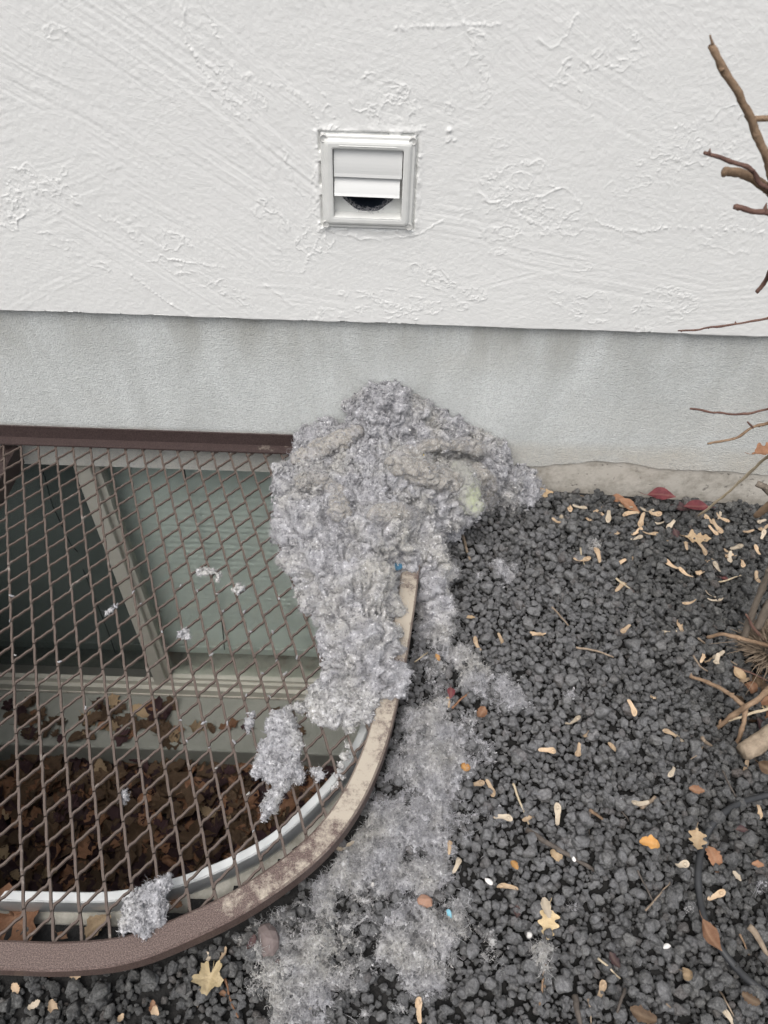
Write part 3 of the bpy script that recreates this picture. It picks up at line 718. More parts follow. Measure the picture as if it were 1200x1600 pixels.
for i in order:
    b = None
    for c in (0, 1):
        if okp[i, c]:
            a_, d_ = int((sx[i, c]-HX0)/CELL), int((sy[i, c]-HY0)/CELL); h_ = H[d_, a_]
            if b is None or h_ < b[0]: b = (h_, sx[i, c], sy[i, c], a_, d_)
    if b is None: continue
    r = rad[i]; k = max(1, int(r*.95/CELL)); j0, j1, i0, i1 = max(b[4]-k, 0), b[4]+k+1, max(b[3]-k, 0), b[3]+k+1
    sub = H[j0:j1, i0:i1]; z = sub.mean()*.6+sub.max()*.4+r*.22
    lim = zg(b[1], b[2])+.019
    if z+r*.6 > lim: 
        if RNG.random() < .75: continue
        z = lim-r*.6
    dd = ((hx[i0:i1][None, :]-b[1])**2+(hy[j0:j1][:, None]-b[2])**2)/(r*.92)**2
    cap = z+r*.62*np.sqrt(np.clip(1-dd, 0, 1)); cap[dd > 1] = -9
    np.maximum(sub, cap, out=sub)
    st_pos.append((b[1], b[2], z)); st_rad.append(r)
st_pos, st_rad = np.array(st_pos), np.array(st_rad); n = len(st_pos)
st_rot = RNG.uniform(0, 6.283, (n, 3)); st_rot[:, :2] = RNG.normal(0, .5, (n, 2)); st_idx = RNG.integers(0, 12, n)
def project(P):
    d = np.asarray(P)-EYE; zc = d @ fwd
    return 600+F_PX*(d @ IX)/zc, 800+F_PX*(d @ IY)/zc, zc
u_, v_, zc = project(st_pos)
def hz(x, y, k=0):
    "top of the gravel"
    i = np.clip(((np.asarray(x)-HX0)/CELL).astype(int), 0, HNX-1); j = np.clip(((np.asarray(y)-HY0)/CELL).astype(int), 0, HNY-1); return H[j, i]
under = st_pos[:, 2]+st_rad*.5 < hz(st_pos[:, 0], st_pos[:, 1])-.003
hidden = inside(st_pos[:, :2], ROUT) | under
big = np.where((u_ > 5) & (u_ < 1195) & (v_ < 1595) & (v_ > 0) & ~hidden, st_rad/zc, 0)
top = np.argsort(-big)[:300]
for i in top:
    o = link(bpy.data.objects.new('stone', stone_me[st_idx[i]]), bed); o.location = st_pos[i]; o.rotation_euler = st_rot[i]; o.scale = (st_rad[i]*1.12,)*3
rest = np.setdiff1d(np.arange(n), top)
pm = bpy.data.meshes.new('loose_gravel'); pm.from_pydata(st_pos[rest].tolist(), [], [])
for nm, ty, arr in (('rot', 'FLOAT_VECTOR', st_rot[rest]), ('scl', 'FLOAT', st_rad[rest]*1.12), ('idx', 'INT', st_idx[rest])):
    at = pm.attributes.new(nm, ty, 'POINT'); at.data.foreach_set('vector' if ty == 'FLOAT_VECTOR' else 'value', arr.ravel().astype(np.int32 if ty == 'INT' else np.float32))
pm.materials.append(M_STONE)
gravel = link(bpy.data.objects.new('loose_gravel', pm), bed); gravel['kind'] = 'stuff'
protos = []
for k in range(12):
    c_ = [o for o in bed.children if o.name.startswith('stone') and o.data == stone_me[k]]; protos.append(c_[0])
ng = bpy.data.node_groups.new('scatter_gravel', 'GeometryNodeTree')
ng.interface.new_socket('Geometry', in_out='INPUT', socket_type='NodeSocketGeometry'); ng.interface.new_socket('Geometry', in_out='OUTPUT', socket_type='NodeSocketGeometry')
gi, go = ng.nodes.new('NodeGroupInput'), ng.nodes.new('NodeGroupOutput'); iop = ng.nodes.new('GeometryNodeInstanceOnPoints'); jg = ng.nodes.new('GeometryNodeJoinGeometry')
for p in protos:
    oi = ng.nodes.new('GeometryNodeObjectInfo'); oi.inputs['Object'].default_value = p; oi.inputs['As Instance'].default_value = True; oi.transform_space = 'ORIGINAL'
    ng.links.new(oi.outputs['Geometry'], jg.inputs[0])
def attr(nm, ty):
    x = ng.nodes.new('GeometryNodeInputNamedAttribute'); x.data_type = ty; x.inputs['Name'].default_value = nm; return x.outputs[0]
ng.links.new(gi.outputs[0], iop.inputs['Points']); ng.links.new(jg.outputs[0], iop.inputs['Instance']); iop.inputs['Pick Instance'].default_value = True
ng.links.new(attr('idx', 'INT'), iop.inputs['Instance Index']); ng.links.new(attr('rot', 'FLOAT_VECTOR'), iop.inputs['Rotation']); ng.links.new(attr('scl', 'FLOAT'), iop.inputs['Scale'])
ng.links.new(iop.outputs[0], go.inputs[0])
gravel.modifiers.new('scatter', 'NODES').node_group = ng

# ------------------------------------------------------------------ lint
def curls(name, P, N, length, rad, mat, parent, k=6, curl=.8, lift=.7, seed=1, kind='stuff'):
    "short curled fibres growing from points P along normals N"
    r = np.random.default_rng(seed); n = len(P)
    D = N*lift+r.normal(0, .75, (n, 3)); D /= np.linalg.norm(D, axis=1)[:, None]
    L = length*np.exp(r.normal(0, .35, n)); step = (L/(k-1))[:, None]
    Q = np.zeros((n, k, 3), np.float32); p = P-N*length*.10; ax = r.normal(0, 1, (n, 3))
    for i in range(k):
        Q[:, i] = p; p = p+D*step
        D = D+np.cross(ax, D)*curl*.45+r.normal(0, curl*.35, (n, 3)); D /= np.linalg.norm(D, axis=1)[:, None]
    hc = bpy.data.hair_curves.new(name); hc.add_curves([k]*n)
    hc.attributes['position'].data.foreach_set('vector', Q.ravel())
    R = rad*np.exp(r.normal(0, .35, n))[:, None]*(np.sin(np.linspace(.25, math.pi-.15, k))[None, :]**.6)
    at = hc.attributes.get('radius') or hc.attributes.new('radius', 'FLOAT', 'POINT'); at.data.foreach_set('value', R.astype(np.float32).ravel())
    hc.materials.append(mat); o = link(bpy.data.objects.new(name, hc), parent)
    if kind: o['kind'] = kind
    return o
def blob(name, E, voxel, mat, parent=None, amp=(.010, .008, .003), freq=(28, 75, 190), seed=0, floor=None):
    "one lump of lint from overlapping ellipsoids (centre, radii, z turn), fused and roughened"
    V, F = [], []
    for e in E:
        c, r = np.array(e[0]), np.array(e[1]); v = IV3*r
        if len(e) > 2:
            R_ = np.array(Matrix.Rotation(e[2][0], 3, 'X') @ Matrix.Rotation(e[2][1], 3, 'Y') @ Matrix.Rotation(e[2][2], 3, 'Z')) if not np.isscalar(e[2]) else np.array(Matrix.Rotation(e[2], 3, 'Z'))
            v = v @ R_.T
        n = len(V); V += (v+c).tolist(); F += [tuple(i+n for i in f) for f in IF3]
    t = mesh('lump_source', V, F); md = t.modifiers.new('r', 'REMESH'); md.mode = 'VOXEL'; md.voxel_size = voxel
    ev = t.evaluated_get(bpy.context.evaluated_depsgraph_get()); me = ev.to_mesh()
    nv = len(me.vertices); Vv = np.zeros(nv*3, np.float32); me.vertices.foreach_get('co', Vv); Nn = np.zeros(nv*3, np.float32); me.vertices.foreach_get('normal', Nn)
    Vv, Nn = Vv.reshape(-1, 3).astype(float), Nn.reshape(-1, 3).astype(float); Fq = [tuple(p.vertices) for p in me.polygons]
    ev.to_mesh_clear(); d_ = t.data; bpy.data.objects.remove(t); bpy.data.meshes.remove(d_)
    W = Vv+.012*np.stack([fbm(Vv, 42, seed+k, 2) for k in (1, 2, 3)], 1)
    n_ = fbm(W, freq[0], seed, 3); d = amp[0]*(n_-.5)*2 - amp[0]*.85*np.exp(-((fbm(W, freq[0]*1.3, seed+21, 2)-.5)/.035)**2) + amp[1]*(.55-worley(W, freq[1], seed+4)) + amp[2]*(.5-worley(Vv, freq[2], seed+9)) + amp[2]*.8*(fbm(Vv, freq[2]*1.6, seed+11, 2)-.5)
    Vv = Vv+Nn*d[:, None]
    if floor is not None: Vv[:, 1] = np.minimum(Vv[:, 1], floor)
    o = mesh(name, Vv, Fq, mat, parent, True); o.data.update()
    Nf = np.zeros(nv*3, np.float32); o.data.vertices.foreach_get('normal', Nf)
    return o, Vv, Nf.reshape(-1, 3).astype(float), np.array([f[:3] for f in Fq])
def sample(V, N, F, n, seed, keep=None):
    r = np.random.default_rng(seed); A = np.linalg.norm(np.cross(V[F[:, 1]]-V[F[:, 0]], V[F[:, 2]]-V[F[:, 0]]), axis=1)
    f = F[r.choice(len(F), n, p=A/A.sum())]; a = r.dirichlet((1, 1, 1), n)[:, :, None]
    P = (V[f]*a).sum(1); M = (N[f]*a).sum(1); M /= np.linalg.norm(M, axis=1)[:, None]+1e-9
    k = (P[:, 1] < FY-.001) & (M[:, 2] > -.55)
    return P[k], M[k]

fo = curls('lint_fringe', FRINGE[0], FRINGE[1], .0045, .00022, M_LINT_PALE, vent, 5, .9, .8, 56, None); fo.matrix_parent_inverse = Matrix.Translation((-VX, 0, -(VZ-.075)))
E_ = [((.00, -.010, .060), (.085, .085, .120)), ((-.085, -.03, .005), (.10, .08, .075)), ((.085, -.025, .020), (.095, .08, .10)), ((.165, -.02, -.045), (.105, .075, .105)), ((.250, -.015, -.100), (.10, .055, .070)),
      ((.315, -.01, -.125), (.06, .035, .04)),
      ((-.115, -.13, .005), (.105, .10, .060)), ((.005, -.14, .035), (.12, .10, .075)), ((.09, -.13, .0), (.095, .10, .075)), ((-.125, -.25, .010), (.085, .09, .050)), ((-.03, -.25, .025), (.10, .11, .060)),
      ((-.165, -.27, .000), (.045, .07, .035)), ((-.085, -.35, .015), (.080, .09, .048)), ((-.040, -.42, .018), (.075, .09, .050)), ((-.035, -.50, .015), (.073, .08, .045)), ((-.03, -.555, .010), (.068, .055, .040)),
      ((.020, -.570, .004), (.038, .040, .030)), ((.04, -.27, .005), (.045, .075, .050)), ((.09, -.25, -.03), (.035, .085, .065)), ((.105, -.33, -.055), (.028, .07, .045)), ((.112, -.40, -.075), (.030, .055, .028)),
      ((.13, -.12, -.05), (.05, .08, .06))]
pile = empty('lint_pile', (0, -.1, -.09)); PT = Matrix.Translation((0, .1, .09))
tag(pile, 'big heap of grey lavender dryer lint against the wall, spilling over the grate corner', 'lint pile')
body, PV, PN, PF = blob('lint_mass', E_, .0029, M_LINT, pile, (.028, .021, .0060), (24, 46, 140), 3, FY-.001)
body.matrix_parent_inverse = PT
p, q = sample(PV, PN, PF, 9000, 15); o = curls('fluff', p, q, .0075, .00070, M_LINT, pile, 6, 1.1, .8, 11); o.matrix_parent_inverse = PT
p, q = sample(PV, PN, PF, 120000, 6); o = curls('fibres', p, q, .0085, .00015, M_LINT_PALE, pile, 6, .8, .8, 12); o.matrix_parent_inverse = PT
def wisps(name, P, N, per, length, mat, parent, seed, MT=None):
    "loose hanging strands: small bundles of long, nearly parallel fibres"
    r = np.random.default_rng(seed); n = len(P); base = np.repeat(P, per, 0)+r.normal(0, .0016, (n*per, 3)); d = N*.5+r.normal(0, .8, (n, 3)); d[:, 2] -= .25; d /= np.linalg.norm(d, axis=1)[:, None]
    o = curls(name, base, np.repeat(d, per, 0)*3.0, length, .00016, mat, parent, 7, .35, 1.0, seed+1)
    if MT is not None: o.matrix_parent_inverse = MT
p, q = sample(PV, PN, PF, 520, 61); wisps('wisps', p, q, 16, .016, M_LINT_PALE, pile, 62, PT)
from mathutils.bvhtree import BVHTree
BV = BVHTree.FromPolygons(PV.tolist(), [tuple(f) for f in PF.tolist()])
_f4 = [tuple(p.vertices) for p in body.data.polygons]; BV = BVHTree.FromPolygons(PV.tolist(), _f4)
def on_pile(px, py, lift=0.0):
    "the point of the heap that the photograph shows at px, py"
    d = Vector(ray(px, py)).normalized(); h, nrm, _, _ = BV.ray_cast(Vector(EYE), d)
    if h is None: return gp(px, py, 0.0)
    return np.array(h)+np.array(nrm)*lift
def roll(label, pts, rpx, mat, seed, flat=.8, name='lint_roll', lift=.0, z=None):
    "a matted roll or flap of lint lying in the heap"
    C_ = [on_pile(px, py) for px, py in pts]
    if z is not None: C_ = [gp(px, py, z) for px, py in pts]
    C_ = catmull(C_, 7); k = F_PX/((C_[len(C_)//2]-EYE) @ fwd); r = rpx/k
    C_ = C_ + np.array([0, -.35, .75])*(lift+.05*r); R_ = np.random.default_rng(seed); E = []
    for i, c in enumerate(C_): e_ = 1-.30*(i in (0, len(C_)-1)); E.append((c+R_.normal(0, r*.05, 3), (r*e_*R_.uniform(.9, 1.1), r*e_, r*flat*e_)))
    c0 = C_.mean(0); t = empty(name, c0); tag(t, label, 'lint roll'); MT = Matrix.Translation(-Vector(c0))
    o, v, n_, f = blob('lint_mass', E, .0026, mat, t, (.0085, .0040, .0022), (30, 75, 230), seed, FY-.001); o.matrix_parent_inverse = MT
    p, q = sample(v, n_, f, 2200+500*len(pts), seed); o = curls('fibres', p, q, .0065, .00014, M_LINT_PALE, t, 6, .8, .7, seed+2); o.matrix_parent_inverse = MT
    p, q = sample(v, n_, f, 50+26*len(pts), seed+5); S = np.exp(R_.normal(math.log(.0021), .3, len(p))); crumbs('crumbs', p+q*S[:, None]*.4, S, M_LINT, t, seed+6, MT)
    return t
def scrap(name, label, cat, px, py, size, mat, seed, pile_=False, thick=.3, z=None, group=None):
    r = np.random.default_rng(seed); V = IV2*np.array([1, r.uniform(.5, .8), thick]); V = V*(1+.7*(fbm(IV2+seed, 1.7, seed, 2)-.5))[:, None]
    P = on_pile(px, py) if pile_ else gp(px, py, -.06)
    if z is not None: P = gp(px, py, z)
    elif not pile_: P = gp(px, py, float(hz(P[0], P[1]))); P[2] = float(hz(P[0], P[1]))+size*thick*.4
    o = mesh(name, V*size, IF2, mat, None, False); o.location = P; o.rotation_euler = (r.normal(0, .2), r.normal(0, .2), r.uniform(0, 6)); return tag(o, label, cat, group)
scrap('blue_scrap', 'dark blue scrap of film poking out of the lint beside the rail', 'scrap', 622, 884, .011, M_BLUE, 5, True, .25)
scrap('yellow_fleck', 'tiny yellow fleck on the long tan roll', 'scrap', 663, 712, .0035, M_YEL, 6, True)
for k, (x, y) in enumerate([(516, 960), (572, 953), (598, 858), (752, 739), (640, 672), (566, 610)]):
    scrap('white_fleck', 'tiny white paper fleck on the lint heap', 'scrap', x, y, .0028, M_WHITE, 20+k, True, .5, None, 'white flecks on the lint heap')
# crumbs of lint: first the ones caught on the joints of the mesh, then those that cover the heap
tuft_me = []
for k in range(9):
    r = np.random.default_rng(300+k); V = IV3*np.array([1, r.uniform(.45, .8), r.uniform(.4, .7)])
    V[:, 1] += r.uniform(-.5, .5)*V[:, 0]**2; V[:, 2] += r.uniform(-.5, .5)*V[:, 0]**2
    V = V*(1+1.3*(fbm(V+k*7, 1.9, k, 3)-.5)+.35*(.5-worley(V+k*5, 2.6, k)))[:, None]; V += .25*(np.stack([vnoise(V+k, 3.3, s) for s in (1, 2, 3)], 1)-.5)
    me = bpy.data.meshes.new('lint_crumb'); me.from_pydata(V.tolist(), [], IF3); me.polygons.foreach_set('use_smooth', np.ones(len(IF3), bool)); me.materials.append(M_LINT); tuft_me.append(me)
JT = [(308, 923), (340, 928), (349, 955), (382, 955), (416, 956), (436, 935), (391, 987), (330, 1023), (410, 1052), (446, 1052), (432, 1032), (385, 1086), (421, 1088), (426, 987), (253, 987), (464, 1027), (282, 915),
      (282, 1125), (319, 1129), (355, 1130), (366, 1159), (327, 1168), (338, 1200), (292, 1158), (396, 1298), (388, 1240), (467, 1135), (15, 970), (24, 1024), (93, 1034), (208, 925), (220, 943), (183, 945), (134, 1106), (18, 931)]
fleck = []
for k, (x, y) in enumerate(JT):
    o = link(bpy.data.objects.new('lint_fleck', tuft_me[k % 9])); o.location = gp(x, y, -.006); s_ = random.uniform(.0022, .0038); o.scale = (s_*1.2, s_*.8, s_*.8); o.rotation_euler = (random.uniform(-1, 1), random.uniform(-.6, .6), random.uniform(0, 6))
    bk = 'the dark left pane' if x < 200+(y-715)*.3-60 and y < 1060 else 'the window blind' if y < 1020 else 'the window sill' if y < 1100 else 'the concrete ledge' if y < 1170 else 'the leaf floor'
    tag(o, f'tiny pale lint fleck on a joint of the brown mesh over {bk}', 'lint', f'lint flecks on mesh joints over {bk}'); fleck.append(o)
def crumbs(name, P, S, mat, parent, seed, MT=None):
    r = np.random.default_rng(seed); n = len(P); pm = bpy.data.meshes.new(name); pm.from_pydata(P.tolist(), [], [])
    sc = (S[:, None]*np.exp(r.normal(0, .22, (n, 3)))*np.array([1.25, .9, .9])).astype(np.float32)
    for nm, ty, arr in (('rot', 'FLOAT_VECTOR', r.uniform(0, 6.28, (n, 3)).astype(np.float32)), ('scl', 'FLOAT_VECTOR', sc), ('idx', 'INT', r.integers(0, 9, n).astype(np.int32))):
        at = pm.attributes.new(nm, ty, 'POINT'); at.data.foreach_set('vector' if ty == 'FLOAT_VECTOR' else 'value', arr.ravel())
    pm.materials.append(mat); o = link(bpy.data.objects.new(name, pm), parent); o['kind'] = 'stuff'
    if MT is not None: o.matrix_parent_inverse = MT
    o.modifiers.new('scatter', 'NODES').node_group = NG_CRUMB
NG_CRUMB = ng.copy(); NG_CRUMB.name = 'scatter_crumbs'
_k = 0
for nd in NG_CRUMB.nodes:
    if nd.type == 'OBJECT_INFO':
        nd.inputs['Object'].default_value = fleck[_k % 9]; _k += 1
    if nd.type == 'INPUT_ATTRIBUTE' and nd.inputs['Name'].default_value == 'scl': nd.data_type = 'FLOAT_VECTOR'
_iop = [nd for nd in NG_CRUMB.nodes if nd.type == 'INSTANCE_ON_POINTS'][0]; _sa = [nd for nd in NG_CRUMB.nodes if nd.type == 'INPUT_ATTRIBUTE' and nd.inputs['Name'].default_value == 'scl'][0]
NG_CRUMB.links.new(_sa.outputs[0], _iop.inputs['Scale'])
p, q = sample(PV, PN, PF, 26000, 5)
gap = fbm(p, 45, 9, 3); k_ = gap > .455                     # bare, darker hollows stay open
low_ = sstep(-.12, -.30, p[:, 1]); k_ &= np.random.default_rng(4).random(len(p)) > .50*low_; p, q = p[k_], q[k_]; fine_ = sstep(-.14, -.36, p[:, 1])
S = np.exp(np.random.default_rng(8).normal(math.log(.0030), .32, len(p)))*(1-.30*fine_)
crumbs('crumbs', p+q*(S*.55+.0012*np.random.default_rng(9).normal(size=len(p)))[:, None], S, M_LINT, pile, 10, PT)

roll('tan matted lint roll lying at the left shoulder of the heap', [(466, 724), (505, 702), (560, 678)], 18, M_PACK, 201, lift=.004)
roll('long tan lint roll sticking out at the right of the heap', [(630, 712), (685, 696), (748, 702)], 14, M_PACK, 211, .75, lift=.006)
roll('curved tan lint trough in the middle of the heap', [(612, 722), (660, 742), (712, 756)], 20, M_PACK, 221, .8, lift=.004)
roll('grey slab of lint with a yellow green stain at the right edge', [(718, 738), (728, 768), (736, 796)], 20, M_GREENPACK, 231, .8, lift=.006)
roll('grey rounded lint slab at the outermost right of the heap', [(748, 738), (758, 765), (756, 792)], 19, M_PACK, 241, .8, lift=.002)
roll('short upright tan lint lump below the left roll', [(527, 758), (530, 780), (533, 806)], 16, M_PACK, 251, .8, lift=.003)
roll('small tan curled lump at the far left of the heap', [(474, 758), (486, 748), (502, 752)], 17, M_PACK, 261, .8, lift=.002)
roll('pinkish tan matted lint patch low in the heap', [(585, 806), (612, 800), (645, 808)], 17, M_PACK, 271, .7, lift=.001)
def clump(label, blobs, thick, z, voxel=.0022, seed=0, name='lint_clump', fl=260, group='lint clumps on the grate', dz=0.0):
    E = []
    for b in blobs:
        c = gp(b[0], b[1], z); k = F_PX/((c-EYE) @ fwd); r = b[2]/k; E.append((c+np.array([0, 0, dz]), (r, r*1.15, min(thick, r*1.1))))
    c0 = np.mean([e[0] for e in E], 0); t = empty(name, c0); tag(t, label, 'lint', group); MT = Matrix.Translation(-Vector(c0))
    o, v, n_, f = blob('lint_mass', E, voxel, M_LINT_PALE, t, (.004, .006, .003), (60, 95, 240), seed); o.matrix_parent_inverse = MT
    area = sum(e[1][0]**2*3.14 for e in E); m_ = int(area*60000)+14
    p, q = sample(v, n_, f, m_, seed+1); o = curls('fluff', p, q, .0055, .0006, M_LINT_PALE, t, 6, 1.2, .7, seed+2); o.matrix_parent_inverse = MT
    p, q = sample(v, n_, f, m_*4, seed+3); o = curls('fibres', p, q, .0065, .00012, M_LINT_PALE, t, 6, .8, .9, seed+4); o.matrix_parent_inverse = MT
    p, q = sample(v, n_, f, int(area*55000)+16, seed+5); S = np.exp(np.random.default_rng(seed).normal(math.log(.0021), .3, len(p))); S = np.minimum(S, max(e[1][0] for e in E)*.5)
    crumbs('crumbs', p+q*S[:, None]*.4, S, M_LINT_PALE, t, seed+6, MT)
    return t
clump('large ragged lint clump hanging in two legs through the grate', [(440, 1135, 24), (448, 1165, 26), (425, 1172, 22), (432, 1195, 26), (408, 1196, 12), (401, 1208, 8), (452, 1203, 18), (465, 1210, 11), (440, 1224, 12), (430, 1242, 11), (422, 1260, 11), (416, 1274, 7)], .013, 0.0, seed=21)
clump('fluffy lint tongue hanging below the heap onto the grate', [(500, 1080, 16), (530, 1095, 30), (502, 1112, 20), (555, 1108, 22), (522, 1126, 12), (545, 1132, 9), (488, 1098, 12), (468, 1106, 9), (452, 1108, 6), (575, 1120, 10), (580, 1095, 12)], .014, .002, seed=31)
clump('fluffy lint clump resting on the front rail and mesh', [(215, 1420, 24), (235, 1400, 20), (256, 1382, 12), (200, 1440, 13), (225, 1444, 16), (242, 1428, 18), (190, 1450, 6), (262, 1370, 6)], .016, .002, seed=41)
clump('small white lint tuft on the mesh, nearest the heap', [(312, 896, 5), (322, 893, 6), (333, 894, 6), (342, 900, 5), (340, 908, 3)], .006, -.004, .0012, 51)
clump('tiny white lint tuft on the mesh beside the larger white tuft', [(366, 922, 4), (371, 917, 4), (376, 920, 4), (373, 928, 2.5)], .005, -.004, .0011, 61)
clump('tiny lint tuft on the mesh in front of the beige mullion', [(283, 992, 4), (290, 986, 4.5), (293, 994, 4)], .005, -.004, .0011, 71)
clump('thin lint wisp on a strand over the dark left pane', [(168, 957, 3), (174, 953, 3), (180, 948, 2.5)], .003, -.006, .0009, 81)
clump('lint wisp hanging left of the large ragged clump', [(394, 1118, 5), (390, 1130, 5), (387, 1140, 5), (397, 1112, 3)], .005, -.006, .0011, 91)
clump('lint tuft on a mesh joint between two larger clumps', [(496, 1206, 5), (501, 1211, 5), (490, 1205, 3), (497, 1216, 3)], .005, -.004, .0011, 101)
clump('thin lint strand hanging over the bright steel rim', [(545, 1165, 5), (538, 1182, 6), (533, 1196, 5), (530, 1212, 6), (527, 1225, 5), (521, 1232, 5)], .005, -.012, .0012, 111)
clump('lint tuft caught below the mesh over the brown leaves', [(194, 1238, 4), (196, 1246, 5), (193, 1253, 3.5)], .005, -.016, .0011, 121)

# lint lying on the gravel
BL = [(760, 1050, 38, 1), (790, 1078, 28, .8), (735, 1032, 22, .9), (815, 1075, 14, .6), (690, 1095, 30, .6), (650, 1120, 26, .6), (700, 1150, 55, .85), (745, 1155, 30, .7), (650, 1180, 46, .8), (625, 1230, 42, .85), (690, 1240, 50, .6),
      (600, 1285, 42, .8), (565, 1330, 42, .8), (640, 1330, 62, .75), (705, 1350, 34, .5), (600, 1385, 62, .9), (545, 1405, 42, .8), (485, 1440, 50, 1), (510, 1462, 34, .9), (430, 1475, 32, .95), (455, 1502, 22, .7),
      (645, 1425, 52, .8), (695, 1455, 40, .6), (600, 1455, 34, .55), (560, 1500, 22, .5), (480, 1568, 50, .85), (445, 1592, 38, .9), (505, 1540, 22, .5), (655, 1535, 30, .5), (690, 1500, 22, .7), (770, 1492, 22, .6),
      (708, 1308, 18, .8), (795, 878, 15, 1.1), (778, 862, 9, .8), (850, 1490, 18, 1.1), (985, 1270, 20, .9), (936, 832, 11, .8), (905, 1082, 11, .7), (1050, 1058, 10, .6), (930, 1178, 11, .6), (782, 1262, 11, .6),
      (690, 965, 26, 1), (702, 1000, 28, .9), (672, 1030, 22, .7), (680, 1065, 20, .6), (870, 1410, 15, .7), (862, 1302, 11, .7), (1046, 1386, 10, .8), (1080, 1412, 9, .7), (900, 1410, 10, .7), (730, 1290, 20, .5), (1118, 1130, 10, .9), (1190, 1360, 12, .8),
      (620, 1500, 30, .5), (660, 1480, 30, .5), (540, 1590, 30, .5), (810, 1060, 16, .7), (800, 1230, 12, .5), (1030, 1500, 10, .6), (1010, 1500, 8, .7), (228, 1590, 9, .7), (250, 1596, 10, .8), (745, 880, 9, .5), (640, 990, 14, .6)]
fx = np.arange(-.50, .75, .0024); fy = np.arange(-1.12, -.12, .0024); FX, FYY = np.meshgrid(fx, fy); D = np.zeros_like(FX)
for x, y, r, s in BL:
    c = gp(x, y, -.055); k = F_PX/((c-EYE) @ fwd); R_ = r*1.15/k
    D += s*np.exp(-((FX-c[0])**2+(FYY-c[1])**2/1.25)/R_**2)
D = np.minimum(D, 1.15)
Q3 = np.stack([FX.ravel(), FYY.ravel(), FX.ravel()*0], 1)
nb = fbm(Q3, 30, 66, 4).reshape(D.shape); nf = fbm(Q3, 110, 67, 3).reshape(D.shape)
val = D*1.0+(nb-.5)*2.6+(nf-.5)*1.3
def blur(A, k):
    B = A.copy()
    for ax in (0, 1): B = sum(np.roll(B, s, ax) for s in range(-k, k+1))/(2*k+1)
    return B
HB = blur(H, 2); ii = np.clip(((FX-HX0)/CELL).astype(int), 0, HNX-1); jj = np.clip(((FYY-HY0)/CELL).astype(int), 0, HNY-1)
ZB = HB[jj, ii]*.5+H[jj, ii]*.5+.0002+.0050*(nf-.45)+.007*np.clip(val-.95, 0, .8)
out = ~inside(Q3[:, :2], ROUT).reshape(D.shape)
keep = (val > .92) & out & (D > .12)
nx = len(fx); F = []
vid = -np.ones(D.size, int)
a = np.where((keep[:-1, :-1] & keep[1:, :-1] & keep[:-1, 1:] & keep[1:, 1:]))
q = np.stack([a[0]*nx+a[1], a[0]*nx+a[1]+1, (a[0]+1)*nx+a[1]+1, (a[0]+1)*nx+a[1]], 1)
used = np.unique(q); vid[used] = np.arange(len(used)); VFm = np.stack([FX.ravel(), FYY.ravel(), ZB.ravel()], 1)[used]
VFm[:, :2] += (np.stack([vnoise(VFm, 260, 5), vnoise(VFm, 260, 6)], 1)-.5)*.003
film = mesh('ground_lint', VFm, vid[q], M_LINT_PALE, None, True); film['kind'] = 'stuff'; film['label'] = 'thin grey lint strewn over the gravel'
pr = np.clip((val-.70)*2.0, 0, 1)*out*(D > .10); pr = pr.ravel()/pr.sum()
def on_film(n, seed):
    r = np.random.default_rng(seed); k = r.choice(D.size, n, p=pr)
    P = np.stack([FX.ravel()[k], FYY.ravel()[k], ZB.ravel()[k]], 1)+r.normal(0, .0012, (n, 3)); N = np.tile([0, 0, 1.0], (n, 1)); return P, N
p, q = on_film(5000, 71); curls('fluff', p, q, .0060, .00050, M_LINT, film, 6, 1.0, .35, 72)
p, q = on_film(46000, 73); curls('fibres', p, q, .0085, .00013, M_LINT_PALE, film, 6, .8, .3, 74)
p, q = on_film(260, 78); wisps('wisps', p, q, 12, .018, M_LINT_PALE, film, 79)
# crumbs on the gravel lint
p, q = on_film(5200, 75); S = np.exp(np.random.default_rng(76).normal(math.log(.0017), .35, len(p))); crumbs('crumbs', p+np.array([0, 0, .0004]), S, M_LINT, film, 77)

